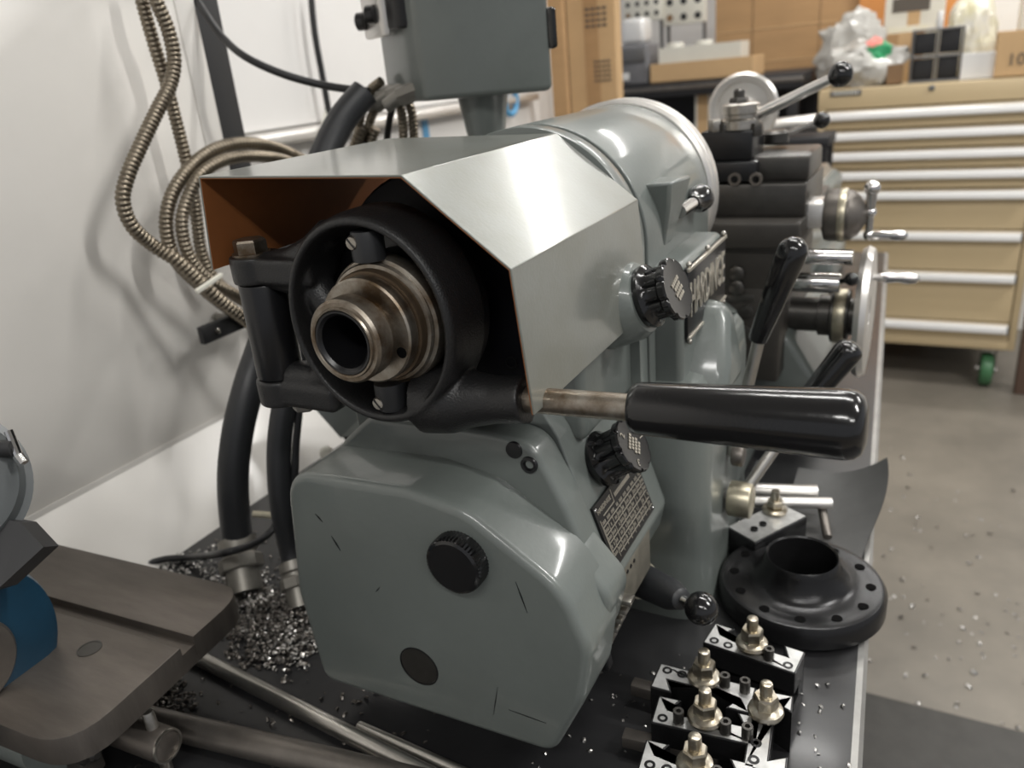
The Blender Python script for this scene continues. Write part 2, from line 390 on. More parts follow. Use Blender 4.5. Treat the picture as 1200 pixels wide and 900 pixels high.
# louvre teeth below the bulge
tr = [P(731 - k * 5.0, 704 + k * 10.2, y=.114) for k in range(8)]
for k, q in enumerate(tr):
    b = BM(); box(b, (q.x - .002, .116, q.z), (.016, .010, .0042), .001); O('rack_tooth', b, 'brass' if k == 7 else 'steel', hs)
b = BM(); box(b, ((tr[0].x + tr[-1].x) / 2 - .012, .117, (tr[0].z + tr[-1].z) / 2), (.010, .010, tr[0].z - tr[-1].z + .01), .001, Matrix.Rotation(math.radians(-11), 3, 'Y')); O('rack_bar', b, 'black', hs)

# main column below and behind
b = BM()
c1 = rpoly([(.132, .243, .030), (.118, .46, .01), (-.13, .46, .01), (-.13, .243, .02)], 8)
rings = []
for z, off in ((Zp, -.003), (Zp + .008, -.002), (Zp + .04, -.001), (Zp + .08, 0), (1.02, 0), (1.045, .003), (1.055, .010), (1.058, .022)):
    rings.append([V((p.x, p.y, z)) for p in inset(c1, off)])
skin(b, rings); cl = O('column', b, 'grey', la)
b = BM(); bx(b, .134, .1375, .41, .44, .86, .90); O('column_plate', b, 'dull', cl)
# fairing on the column
b = BM()
fa = [[V((.08, .262, 1.035)), V((.140, .275, 1.035)), V((.141, .335, 1.035)), V((.08, .36, 1.035))],
      [V((.08, .275, 1.06)), V((.138, .288, 1.06)), V((.139, .335, 1.06)), V((.08, .36, 1.06))],
      [V((.08, .30, 1.092)), V((.132, .310, 1.092)), V((.133, .333, 1.092)), V((.08, .36, 1.092))],
      [V((.085, .315, 1.104)), V((.126, .316, 1.104)), V((.127, .330, 1.104)), V((.085, .35, 1.104))]]
skin(b, fa); fo = O('column_fairing', b, 'grey', cl)
md = fo.modifiers.new('r', 'BEVEL'); md.width = .009; md.segments = 3; md.limit_method = 'ANGLE'

# round spindle housing: three steps separated by a dark joint
def housing(y0, y1, r, side, zb):
    pts = [V((side, zb))] + [V((r * math.cos(a) if r * math.cos(a) < side else side, SZ + r * math.sin(a))) for a in np.radians(np.linspace(2, 178, 40))] + [V((-side, zb))]
    return pts
b = BM(); prism(b, housing(0, 0, .0880, .0880, 1.05), XZ, .2450, .426, .0015, .006, 3); hd = O('spindle_housing', b, 'grey', la, smooth=30)
b = BM(); prism(b, housing(0, 0, .0840, .0840, 1.05), XZ, .236, .2460, 0, 0); O('housing_joint', b, 'black', hd)
b = BM(); prism(b, housing(0, 0, .0878, .0878, 1.05), XZ, .222, .2395, .001, .001, 2); O('housing_rim', b, 'grey', hd)
b = BM(); rev(b, [(.04, 0), (.087, .001), (.0900, .004), (.0900, .010), (.0875, .0115), (.0875, .014), (.0900, .0155), (.0900, .027), (.085, .031), (.05, .0325)], (0, .4255, SZ + .002), (0, 1, 0), 64); O('spindle_nose_ring', b, 'alu', hd, label='bright machined ring round the spindle nose')
# operator-side box carrying the nameplate
b = BM()
pl = rpoly([(.258, 1.046, .006), (.258, 1.150, .008), (.388, 1.150, .012), (.388, 1.046, .006)], 4)
prism(b, pl, YZ, .06, .1095, 0, .006, 4); sb = O('nameplate_box', b, 'grey', la)
# nameplate  (faces the operator)
b = BM(); bx(b, .1090, .1125, .264, .384, 1.090, 1.146, .0008); np_ = O('nameplate', b, 'black', la, label='black maker plate with raised pale letters')
b = BM()
for (y0, y1, z0, z1) in ((.264, .384, 1.1435, 1.1465), (.264, .384, 1.0895, 1.092)):
    bx(b, .1115, .1140, y0, y1, z0, z1, .0006)
O('plate_border', b, 'silver', np_)
text('lettering', 'HARDINGE', .0275, .0006, 'silver', np_, Matrix.Translation((.1128, .324, 1.1185)) @ basis((0, 0, 0), (0, 1, 0), (0, 0, 1)) @ Matrix.Diagonal((.80, 1.45, 1, 1)))
for yy in (.269, .324, .379):
    for zz in (1.087, 1.1485):
        b = BM(); ball(b, (.1120, yy, zz), .0024, seg=10); O('rivet', b, 'steel', np_)
# spindle lock: triangular boss, pin and knob
b = BM()
lk = [[V((.075, .284, 1.158)), V((.0885, .284, 1.158)), V((.0885, .304, 1.158)), V((.075, .304, 1.158))],
      [V((.075, .276, 1.19)), V((.095, .277, 1.19)), V((.099, .307, 1.19)), V((.075, .307, 1.19))],
      [V((.070, .268, 1.2075)), V((.098, .271, 1.2095)), V((.104, .309, 1.2095)), V((.070, .309, 1.2075))]]
skin(b, lk); lb = O('lock_boss', b, 'grey', la); md = lb.modifiers.new('r', 'BEVEL'); md.width = .0025; md.segments = 2
q = V((.0945, .306, 1.181))
b = BM(); cyl(b, q, q + V((0, .040, 0)), .0052); O('lock_pin', b, 'chrome', lb)
b = BM(); rev(b, [(.006, .038), (.006, .046), (.009, .052), (.0115, .058), (.0115, .064), (.004, .068)], q, (0, 1, 0), 24); O('lock_knob', b, 'bake', lb)

# speed knobs with fluted rims (axis square to the panel they sit on)
def knob(c, ax, up, R, L, digits, name, lab):
    ax = V(ax).normalized(); u = (V(up) - ax * V(up).dot(ax)).normalized(); v = ax.cross(u); c = V(c); seg = 72
    b = BM(); rings = []
    for r, h, fl_ in [(R * .98, 0, 0), (R * 1.02, .003, 0), (R * 1.02, .006, 0), (R * .90, .008, 0), (R * .84, .010, 1), (R * .84, L - .008, 1), (R * 1.0, L - .005, 2), (R * 1.0, L - .001, 2), (R * .95, L, 2), (R * .90, L - .0002, 0)]:
        rr = []
        for k in range(seg):
            a = 2 * math.pi * k / seg
            f = 1.
            if fl_: f = 1 - (.09 if fl_ == 2 else .16) * max(0, math.cos(a * 9)) ** 4
            rr.append(c + ax * h + (u * math.cos(a) + v * math.sin(a)) * r * f)
        rings.append(rr)
    skin(b, rings); k_ = O(name, b, 'bake', la, smooth=40, label=lab)
    mw = Matrix(((-v.x, u.x, ax.x, 0), (-v.y, u.y, ax.y, 0), (-v.z, u.z, ax.z, 0), (0, 0, 0, 1)))
    mw = basis((0, 0, 0), v * -1, u)
    if mw.col[2].xyz.dot(ax) < 0: mw = basis((0, 0, 0), v, u)
    top = c + ax * (L + .0001)
    for s_, ang, rad, sz in digits:
        a = math.radians(ang); p = top + (mw @ V((math.sin(a) * rad * R, math.cos(a) * rad * R, 0)))
        text('dial_digit', s_, sz, .0002, 'silver', k_, Matrix.Translation(p) @ mw @ Matrix.Rotation(-a, 4, 'Z'))
    b = BM()
    for i in range(4):
        n_ = 5 - (i % 2)
        for j in range(n_):
            p = top + mw @ V(((j - (n_ - 1) / 2) * R * .135, (1.5 - i) * R * .17, 0))
            skin(b, [[p + mw @ V((sx * R * .05, sy * R * .055, h)) for sx, sy in ((-1, -1), (1, -1), (1, 1), (-1, 1))] for h in (-.0003, .0003)])
    O('dial_print', b, 'silver', k_, smooth=0)
    b = BM(); cyl(b, c + ax * (L * .45) + u * R * .7, c + ax * (L * .45) + u * R * .88, .0022, seg=12); O('set_screw', b, 'dull', k_)
    return k_
ax2 = (1, 0, .62)
c2 = V((.0805, .150, 1.0370))
knob(c2, ax2, (0, -.55, 1), .0195, .031, [('2', 0, .66, .007), ('1', 125, .66, .007), ('3', -110, .66, .007)], 'selector_knob', 'black fluted selector knob above the chart plate')
b = BM(); pad = V((.088, .205, 1.150))
rev(b, [(.030, -.03), (.0275, -.006), (.024, 0.), (.018, .001)], V((.1025, .192, 1.1445)), (1, 0, .3), 36); kb = O('knob_boss', b, 'grey', la)
knob((.1025, .192, 1.1445), (1, -.08, .34), (0, -.3, 1), .0212, .0255, [], 'speed_knob', 'black fluted speed knob beside the maker plate')

# chart plate on the tilted panel
TL, BL, TR = V((.0868, .1145, 1.0187)), V((.1017, .1145, .9738)), None
tz = (TL - BL).normalized(); ty = V((0, 1, 0)); tn = ty.cross(tz)
W_, H_ = .084, (TL - BL).length
if tn.x < 0: tn = -tn
def chart(u_, v_, h): return BL + ty * u_ + tz * v_ + tn * (h + .0008)
def cbox(b, u0, u1, v0, v1, h0, h1):
    skin(b, [[chart(uu, vv, h) for uu, vv in ((u0, v0), (u1, v0), (u1, v1), (u0, v1))] for h in (h0, h1)])
b = BM(); cbox(b, 0, W_, 0, H_, -.001, .0012); ch = O('chart_plate', b, 'black', la, smooth=0, label='black speed and feed chart plate')
b = BM()
for k in range(5): cbox(b, .003 if k else .014, W_ - .002, .005 + k * .0062, .0056 + k * .0062, .0012, .0016)
for uu in (.004, .012, .020, .028, .036, .044, .052, .060, .068, .076): cbox(b, uu, uu + .0005, .003, .030, .0012, .0016)
cbox(b, .003, .0036, .010, .036, .0012, .0016); cbox(b, .010, .030, .036, .0366, .0012, .0016); cbox(b, .030, .0306, .036, .046, .0012, .0016)
O('chart_line', b, 'silver', ch, smooth=0)
b = BM(); rr = random.Random(3)
for i in range(5):
    for j in range(10):
        u0 = .0055 + j * .008
        for t in range(3):
            if rr.random() < .85: cbox(b, u0 + t * .0019, u0 + t * .0019 + .0009, .0072 + i * .0061, .0094 + i * .0061, .0012, .0015)
for t in range(14): cbox(b, .034 + t * .0022, .0354 + t * .0022, .038, .041, .0012, .0015)
O('chart_print', b, 'silver', ch, smooth=0)
text('lettering', 'HARDINGE', .0048, .0002, 'silver', ch, Matrix.Translation(chart(.0155, .0415, .0014)) @ basis((0, 0, 0), ty, tz))
for uu, vv in ((.0025, .0025), (.0025, H_ - .0025), (W_ - .0025, .0025), (W_ - .0025, H_ - .0025)):
    b = BM(); ball(b, chart(uu, vv, .0012), .0014, seg=8); O('screw', b, 'chrome', ch)

# gear lever below the panel
a = P(752, 680, y=.20); c = P(800, 703, y=.165); e = P(822, 713, y=.158)
b = BM(); cyl(b, a + (a - c).normalized() * .05, a, .0155); O('lever_collar', b, 'brass', la)
b = BM(); dd = (c - a); rev(b, [(.0145, -.002), (.0140, .0), (.0122, dd.length * .72), (.008, dd.length * .97), (.005, dd.length)], a, dd, 24); gl = O('gear_lever', b, 'hose', la)
b = BM(); cyl(b, c, e, .0035); O('ball_stem', b, 'chrome', gl)
b = BM(); ball(b, e, .0123, seg=24); O('ball_knob', b, 'bake', gl)

# --- spindle drum inside the guard
b = BM(); rev(b, [(.03, .093), (.060, .093), (.0745, .096), (.0765, .10), (.0765, .14), (.071, .142), (.071, .15), (.0765, .152), (.0765, .20), (.05, .225)], (0, 0, SZ), (0, 1, 0), 64); dr = O('spindle_drum', b, 'drum', la)
for a in (20, 80, 140, 200, 260, 320):
    b = BM(); q = V((.064 * math.cos(math.radians(a)), .0935, SZ + .064 * math.sin(math.radians(a)))); revc(b, [(.003, -.0006), (.0042, -.0006), (.0042, .002), (.003, .002)], q, (0, 1, 0), 16); O('drum_hole', b, 'black', dr)
b = BM(); bx(b, -.085, .080, .13, .2365, 1.06, 1.125, .006, 3); O('headstock_side', b, 'grey', la)

# --- collet closer
b = BM(); revc(b, [(.0165, .09), (.0165, .002), (.0185, -.001), (.0195, -.0012), (.0200, .0003), (.0222, .0004), (.0236, .002), (.0236, .0125), (.0228, .0135), (.0195, .0138), (.0195, .09)], (0, 0, SZ), (0, 1, 0), 72); cc = O('draw_tube', b, 'worn', la, label='worn steel draw tube end')
b = BM(); revc(b, [(.0150, .10), (.0150, .001), (.0166, -.0006), (.0178, -.0008), (.0178, .10)], (0, 0, SZ), (0, 1, 0), 64); O('tube_bore', b, 'black', cc)
b = BM(); rev(b, [(.0001, .075), (.0155, .075)], (0, 0, SZ), (0, 1, 0), 32); O('bore_end', b, 'blackin', cc)
b = BM(); revc(b, [(.0192, .0188), (.0225, .0190), (.0292, .0190), (.0302, .0200), (.0302, .0270), (.0290, .0282), (.020, .0300)], (0, 0, SZ), (0, 1, 0), 72); nd = O('adjusting_nut', b, 'worn', la, label='drilled steel adjusting nut')
for a in (-24, 156):
    t = math.radians(a); b = BM(); q = V((.0254 * math.cos(t), .0190, SZ + .0254 * math.sin(t)))
    rev(b, [(.0030, .003), (.0032, -.0002), (.0030, -.0003), (.0001, -.0002)], q, (0, 1, 0), 18); O('spanner_hole', b, 'void', nd)
b = BM(); revc(b, [(.024, .0275), (.0318, .0278), (.0325, .030), (.0325, .036), (.024, .036)], (0, 0, SZ), (0, 1, 0), 72); O('inner_race', b, 'brownst', nd)
b = BM(); revc(b, [(.0318, .0325), (.0345, .0330), (.0355, .0345), (.0350, .0360), (.0370, .0370), (.0378, .0385), (.0378, .047), (.030, .052)], (0, 0, SZ), (0, 1, 0), 72); O('bearing_ring', b, 'worn', nd, label='oil stained steel bearing ring')
b = BM(); rev(b, [(.022, .05), (.0365, .052), (.038, .060), (.038, .10)], (0, 0, SZ), (0, 1, 0), 48); cbd = O('closer_body', b, 'black', la)
b = BM(); rev(b, [(.03, .064), (.056, .064), (.056, .070), (.03, .070)], (-.005, 0, SZ), (0, 1, 0), 48); O('body_flange', b, 'black', cbd)

# yoke: one black casting, ring + hinge lugs + handle boss
b = BM()
YK = .045
revc(b, [(.0555, .032), (.0568, .0270), (.0600, .0262), (.0625, .030), (.0640, .040), (.0640, .062), (.0575, .066), (.0520, .062)], (0, 0, SZ), (0, 1, 0), 72)
for v in b.verts: v.co.x = v.co.x * .915 - .0055; v.co.z = SZ + .001 + (v.co.z - SZ) * .985
pt = V((-.0995, .047, SZ))
cyl(b, (pt.x, pt.y, 1.188), (pt.x, pt.y, 1.205), .0165, seg=32); cyl(b, (pt.x, pt.y, 1.106), (pt.x, pt.y, 1.124), .0165, seg=32)
for zz, z2 in ((1.1965, 1.205), (1.115, 1.128)):
    box(b, ((pt.x - .050) / 2 - .0, pt.y, (zz)), (abs(pt.x + .044), .026, .017), .003)
# webs from lugs into the ring
for zz in (1.194, 1.124):
    sweep(b, [V((-.088, pt.y, zz)), V((-.066, pt.y, zz - .004 if zz > SZ else zz)), V((-.052, pt.y, zz + (-.012 if zz > SZ else .008))), V((-.047, pt.y, zz + (-.02 if zz > SZ else .012)))], .011, 16)
sweep(b, [V((-.094, pt.y, 1.1975)), V((-.070, pt.y, 1.2015)), V((-.052, pt.y, 1.2090)), V((-.036, pt.y, 1.2200))], .0085, 16)
sweep(b, [V((-.094, pt.y, 1.1140)), V((-.066, pt.y, 1.1155)), V((-.040, pt.y, 1.1190))], .0095, 16)
hb = V((.0830, .048, 1.1265))
rev(b, [(.021, 0), (.0205, .020), (.0165, .033), (.0138, .050), (.0138, .069)], V((.014, .048, 1.1195)), hb - V((.014, .048, 1.1195)), 32)
yk = O('closer_yoke', b, 'cast', la, smooth=180, label='black cast yoke of the collet closer')
md = yk.modifiers.new('v', 'REMESH'); md.mode = 'VOXEL'; md.voxel_size = .0010; md.use_smooth_shade = True
md = yk.modifiers.new('s', 'SMOOTH'); md.iterations = 14; md.factor = .6
b = BM(); cyl(b, (pt.x, pt.y, 1.1245), (pt.x + .001, pt.y, 1.1875), .0150, seg=32, bev=.001); pv = O('hinge_barrel', b, 'black', yk)
b = BM(); hexpr(b, (pt.x - .002, pt.y - .001, 1.205), (0, 0, 1), .0105, .0095); cyl(b, (pt.x - .002, pt.y - .001, 1.2045), (pt.x - .002, pt.y - .001, 1.2062), .0118); O('hinge_bolt', b, 'worn', yk, label='rusty hex bolt head', smooth=25)
b = BM(); hexpr(b, (pt.x + .012, pt.y + .004, 1.106), (0, 0, -1), .0085, .007); O('hinge_nut', b, 'fitting', yk, smooth=25)
for sgn, px, py in ((1, 431, 300), (-1, 456, 456)):
    b = BM(); z0 = SZ + sgn * .0365; q = V((-.002, .036, z0)); rev(b, [(.0093, 0), (.0095, .002), (.0095, .012), (.0085, .0165)], q, (0, 0, sgn), 24); pn = O('shoe_pin', b, 'hose', yk)
    b = BM(); qq = V((-.0055, .0275, z0 + sgn * .011)); rev(b, [(.0040, .003), (.0042, 0), (.0034, -.0014), (.001, -.0016)], qq, (0, 1, 0), 16); sc = O('slotted_screw', b, 'steel', pn)
    b = BM(); box(b, qq + V((0, -.0013, 0)), (.0068, .0010, .0011), 0, Matrix.Rotation(math.radians(50), 3, 'Y')); O('screw_slot', b, 'black', sc)
# handle rod and black handle
h0, h1 = V((.080, .048, 1.1265)), V((.2545, .048, 1.1335))
b = BM(); cyl(b, h0, V((.155, .048, 1.1295)), .0073, seg=28); hr = O('handle_rod', b, 'worn', la, label='worn steel handle rod')
b = BM(); hs0 = h0.lerp(h1, (.1435 - .08) / .1745); L = (h1 - hs0).length
rev(b, [(.006, 0), (.0118, .0002), (.0133, .0018), (.0138, .005), (.0152, L * .5), (.0166, L - .013), (.0166, L - .0085), (.0158, L - .004), (.0135, L - .001), (.009, L + .0006), (.003, L + .001)], hs0, h1 - hs0, 48)
O('handle_grip', b, 'bake', la, label='glossy black tapered grip')

# --- bent sheet guard over the drum
gx = .0955
gprof = [(-.1215, 1.1985), (-.1145, 1.2550), (.031, 1.2525), (.0895, 1.2055), (gx, 1.1265)]
gout = [V(p) for p in gprof]
def guard(b, off, y0, y1):
    L = len(gout); q = []
    for i in range(L):
        e0 = (gout[i] - gout[max(i - 1, 0)]); e1 = (gout[min(i + 1, L - 1)] - gout[i])
        ns = [V((e.y, -e.x)).normalized() for e in (e0, e1) if e.length > 1e-6]
        n = sum(ns, V((0, 0))).normalized(); c = n.dot(ns[0]); q.append(gout[i] + n * off / c)
    return q
o0, o1 = guard(None, 0, 0, 0), guard(None, .0013, 0, 0); o2 = guard(None, .0017, 0, 0)
b = BM()
def sheet(b, A, B, y0, y1, a=0, z=None):
    A, B = A[a:z], B[a:z]
    poly = A + B[::-1]
    rings = [[V((p.x, yy, p.y)) for p in poly] for yy in (y0, y1)]; skin(b, rings)
sheet(b, o0, o1, .030, .222); gd = O('sheet_guard', b, 'greyl', la, smooth=25, label='glossy silver grey bent sheet guard')
md = gd.modifiers.new('r', 'BEVEL'); md.width = .0005; md.segments = 2
b = BM(); sheet(b, o1, o2, .0302, .222); O('guard_lining', b, 'primer', gd, smooth=25, label='rust brown inner face')
# --- bed, carriage and tailstock
b = BM(); prism(b, rpoly([(-.085, .90, .004), (-.085, 1.02, .006), (-.07, 1.032, .004), (.07, 1.032, .004), (.085, 1.02, .006), (.085, .90, .004)]), XZ, .455, 1.58); bd = O('bed', b, 'grey', la)
b = BM(); prism(b, rpoly([(-.065, 1.03), (-.055, 1.045, .002), (.055, 1.045, .002), (.065, 1.03)]), XZ, .455, 1.58); O('bed_way', b, 'steel', bd)
for y0, y1 in ((.46, .58), (1.28, 1.5)):
    b = BM(); bx(b, -.11, .11, y0, y1, Zp, .905, .012, 3); O('bed_foot', b, 'grey', bd)
# feed gearbox below the bed, behind the levers
b = BM(); prism(b, rpoly([(.085, .87, .02), (.085, 1.0, .02), (.135, .985, .04), (.17, .93, .03), (.165, .86, .02)]), XZ, .60, .86, .01, .01); O('feed_box', b, 'grey', bd)
# carriage
y0 = .565
b = BM(); bx(b, -.10, .132, y0, .80, 1.045, 1.118, .004); bx(b, -.10, .150, y0 - .012, .80, 1.094, 1.122, .003); ca = O('saddle', b, 'dark', la)
b = BM(); bx(b, .05, .132, y0, .80, .935, 1.05, .006); O('apron', b, 'dark', ca)
for dz, yy in ((0, 0), (.024, 0)):
    b = BM(); q = P(864, 337 - dz * 700, y=y0); rev(b, [(.0085, 0), (.0085, -.004), (.005, -.008)], q, (0, -1, 0), 18); rev(b, [(.0085, 0), (.0085, .004), (.005, .006)], q, (0, -1, 0), 18); O('apron_screw', b, 'darks', ca)
for px, py, r_ in ((875, 365, .008), (872, 390, .009)):
    q = P(px, py, y=y0); b = BM(); rev(b, [(r_, 0), (r_, .003), (r_ * .6, .004)], q, (0, -1, 0), 20); O('oil_plug', b, 'darks', ca)
q = P(868, 349, y=y0); b = BM(); box(b, q, (.030, .004, .009), .001); O('apron_tag', b, 'darks', ca)
# cross slide, compound and tool post
b = BM(); bx(b, -.06, .150, .585, .72, 1.122, 1.158, .003); cs = O('cross_slide', b, 'darks', la)
b = BM(); bx(b, .03, .150, .600, .700, 1.158, 1.185, .004); O('compound_slide', b, 'darks', cs)
for px in (861, 886):
    q = P(px, 210, y=.584); b = BM(); revc(b, [(.004, -.002), (.007, -.002), (.007, .002), (.004, .002)], q, (0, 1, 0), 18); O('gib_screw', b, 'rodd', cs)
tp0 = P(865, 170, y=.60)
b = BM(); bx(b, .02, .098, .585, .665, 1.160, 1.182, .003); bx(b, .035, .092, .592, .655, 1.182, 1.214, .003); tpo = O('tool_post', b, 'black', la, label='black quick change tool post')
b = BM(); q = P(868, 147, y=.61); rev(b, [(.019, 0), (.021, .001), (.021, .010), (.018, .012), (.018, .016), (.020, .017), (.020, .026), (.016, .028)], q + V((0, 0, -.004)), (0, 0, 1), 32); O('post_cap', b, 'steel', tpo)
b = BM(); q2 = P(866, 122, y=.61); hexpr(b, q2 + V((0, 0, -.01)), (0, 0, 1), .0105, .017); rev(b, [(.006, .005), (.006, .014), (.004, .016)], q2, (0, 0, 1), 16); O('post_nut', b, 'darks', tpo, smooth=25)
for px, py in ((838, 148), (850, 152), (886, 152)):
    q = P(px, py, y=.60); b = BM(); hexpr(b, q + V((0, 0, -.006)), (0, 0, 1), .008, .013); O('clamp_screw', b, 'steel' if px < 845 else 'darks', tpo, smooth=25)
def ball_lever(a, c, r, R, name, parent):
    b = BM(); cyl(b, a, c, r, r * .85, 20); l_ = O(name, b, 'chrome', parent)
    b = BM(); ball(b, c, R, seg=24); O('ball_knob', b, 'bake', l_); return l_
ball_lever(P(880, 138, y=.61), P(985, 87, y=.60), .0063, .0125, 'clamp_lever', tpo)
b = BM(); q = P(908, 162, y=.68); rev(b, [(.014, -.006), (.016, -.004), (.016, .006), (.012, .009)], q, (0, 0, 1), 28); cx = O('slide_lock', b, 'darks', cs)
ball_lever(P(912, 160, y=.68), P(963, 141, y=.68), .0032, .0092, 'lock_lever', cx)
# cross feed screw housing, dial, ball crank
q = P(905, 250, y=.66)
def along_x(name, prof, z, y, x, m, parent, seg=40):
    b = BM(); rev(b, prof, (x, y, z), (1, 0, 0), seg); return O(name, b, m, parent)
zc = P(985, 250, y=.63).z; xc = P(968, 250, y=.63).x
b = BM(); bx(b, .13, xc, .605, .650, zc - .012, zc + .016, .003); bk = O('cross_feed_bracket', b, 'alu', ca)
cf = along_x('cross_feed_dial', [(.015, -.004), (.027, 0), (.0285, .004), (.0285, .022), (.0272, .0225), (.0272, .0255), (.021, .034), (.008, .042)], zc - .002, .63, xc, 'rodd', ca)
along_x('dial_scale', [(.0290, .014), (.0293, .0145), (.0293, .021), (.0290, .0215)], zc - .002, .63, xc, 'brass', cf)
def crank(c, up, parent, s=1.):
    b = BM(); c = V(c); ball(b, c, .0065 * s, seg=16); ball(b, c + V((0, 0, up)) , .0085 * s, seg=16); cyl(b, c, c + V((0, 0, up)), .0045 * s, .006 * s, 14)
    cyl(b, c, c + V((0, 0, -up * .95)), .0045 * s, .0035 * s, 14); ball(b, c + V((0, 0, -up * .95)), .0058 * s, seg=12); ck = O('ball_crank', b, 'chrome', parent)
    b = BM(); e = c + V((0, 0, -up * .95)); rev(b, [(.003, 0), (.0035, .006), (.0052, .013), (.0042, .02), (.0062, .029), (.0050, .036), (.002, .0385)], e, (1, 0, 0), 16); O('crank_handle', b, 'chrome', ck)
crank((xc + .045, .63, zc + .001), .026, cf)
# apron shafts and large hand wheel
yw = .64; cw = P(1016, 358, y=yw)
zz1 = P(940, 300, y=.62).z
for px0, px1, py, r_, m_ in ((925, 1000, 300, .0085, 'chrome'), (925, 985, 330, .011, 'chrome')):
    a, c = P(px0, py, y=.60), P(px1, py, y=.60)
    b = BM(); cyl(b, V((.12, .60, a.z)), V((c.x, .60, a.z)), r_, seg=24, bev=.001); sh = O('control_shaft', b, m_, ca)
    if py == 330:
        b = BM(); e = P(998, 327, y=.585); ball(b, e, .0075, seg=16); cyl(b, V((c.x - .01, .60, a.z)), e, .003); O('ball_knob', b, 'bake', sh)
hwc = V((P(985, 370, y=yw).x, yw, P(985, 370, y=yw).z))
b = BM(); rev(b, [(.020, 0), (.020, .033), (.024, .034), (.024, .046), (.031, .048), (.031, .066), (.022, .067), (.022, .082)], (.13, yw, hwc.z), (1, 0, 0), 40); hu = O('handwheel_hub', b, 'darks', ca)
b = BM(); rev(b, [(.0315, 0), (.0318, .0005), (.0318, .012), (.0315, .0125)], (.13 + .051, yw, hwc.z), (1, 0, 0), 40); O('dial_scale', b, 'brass', hu)
xw = P(1012, 360, y=yw).x
b = BM(); revc(b, [(.020, xw - .002), (.055, xw + .004), (.060, xw - .004), (.072, xw - .005), (.0755, xw + .001), (.072, xw + .007), (.055, xw + .009), (.020, xw + .006)], (0, yw, hwc.z + .006), (1, 0, 0), 64); hwl = O('handwheel', b, 'alu', ca)
b = BM(); rev(b, [(.003, 0), (.0045, .008), (.0062, .018), (.0048, .026), (.0070, .036), (.0055, .045), (.002, .048)], (xw + .006, yw, P(1030, 325, y=yw).z), (1, 0, 0), 16); O('wheel_handle', b, 'chrome', hwl)
# two long control levers with black grips, pivoting on the column
def lever(a, m_, c, r0, r1, hub, parent):
    a, m_, c = V(a), V(m_), V(c)
    b = BM(); cyl(b, a, m_.lerp(c, .1), .0052, seg=18); l_ = O('control_lever', b, 'rod', parent)
    b = BM(); L = (c - m_).length; rev(b, [(r0 * .8, 0), (r0, .002), (r1, L * .8), (r1 * .97, L * .90), (r1 * .75, L * .96), (r1 * .35, L * .995), (.001, L)], m_, c - m_, 28); O('grip', b, 'bake', l_)
    b = BM(); cyl(b, V((.13, a.y, a.z)), V((a.x + .012, a.y, a.z)), hub, seg=28, bev=.002); O('pivot_hub', b, 'brass' if hub > .014 else 'rodd', l_)
lever(P(857, 532, y=.345), P(887, 400, y=.35), P(935, 278, y=.355), .0080, .0125, .0105, la)
lever(P(866, 585, y=.335), P(948, 468, y=.39), P(1002, 402, y=.40), .0105, .0125, .0165, la)
# tailstock with hand wheel
ty_ = 1.25
b = BM(); prism(b, rpoly([(-.10, 1.045, .005), (-.09, 1.12, .02), (-.10, 1.16, .02), (-.09, 1.20, .03), (-.045, 1.20, .03), (-.04, 1.16, .02), (-.045, 1.12, .02), (-.03, 1.045, .005)]), XZ, 1.28, 1.48, .006, .006); ts = O('tailstock', b, 'grey', la)
tq = P(871, 128, y=ty_)
b = BM(); revc(b, [(.020, 1.250), (.047, 1.252), (.050, 1.244), (.060, 1.243), (.064, 1.250), (.060, 1.258), (.020, 1.262)], (tq.x, 0, tq.z), (0, 1, 0), 56); th = O('tailstock_wheel', b, 'alu', ts)
b = BM(); cyl(b, (tq.x, 1.232, tq.z), (tq.x, 1.30, tq.z), .022, seg=28, bev=.003); O('wheel_hub', b, 'alu', th)

# ------------------------------------------------------------------ control box on its post
cb = E('control_box', (-.15, .46, 1.10), 'dark grey electrical control box on a tapered post behind the guard', 'control box')
fl_ = P(497, 112, y=.40); fr_ = P(650, 108, y=.43)
e = (fr_ - fl_); e.z = 0; wd = e.length; ex = e.normalized(); _bl = P(452, 98, dep=(fl_ - V(CAM)).dot(V(ray(600, 450))) + .075); ey = (_bl - fl_); ey.z = 0; ey.normalize(); cz = (fl_.z + fr_.z) / 2 - .002
Rb = Matrix(((ex.x, ey.x, 0), (ex.y, ey.y, 0), (0, 0, 1)))
dp = (_bl - fl_).length
b = BM(); box(b, fl_ + ex * wd / 2 + ey * dp / 2 + V((0, 0, cz - fl_.z + .12)), (wd, dp, .24), .006, Rb, 3); bo = O('box', b, 'grey', cb)
def lb_(u_, v_, z_): return V((fl_.x, fl_.y, 0)) + ex * u_ + ey * v_ + V((0, 0, z_))
b = BM(); box(b, lb_(-.004, dp * .55, cz + .165), (.016, dp * .72, .19), .004, Rb); O('switch_panel', b, 'black', cb, label='black switch panel')
b = BM(); box(b, lb_(-.015, dp * .66, cz + .155), (.010, dp * .5, .18), .003, Rb); O('face_plate', b, 'alu', cb)
for vv, zz in ((dp * .5, .087), (dp * .8, .083)):
    b = BM(); c = lb_(-.019, vv, cz + zz); rev(b, [(.006, 0), (.009, .002), (.009, .010), (.006, .012)], c, -ex, 20); O('push_button', b, 'bake', cb)
b = BM(); box(b, lb_(wd + .002, .012, cz + .055), (.008, .028, .036), .003, Rb); O('latch', b, 'bake', cb)
b = BM(); c = P(572, 150, y=.46); c0 = V((c.x, .455, cz + .004)); rev(b, [(.027, 0), (.026, -.006), (.0185, -.055), (.018, -.12), (.018, -.215)], c0, (0, 0, 1), 32); O('post', b, 'grey', cb)
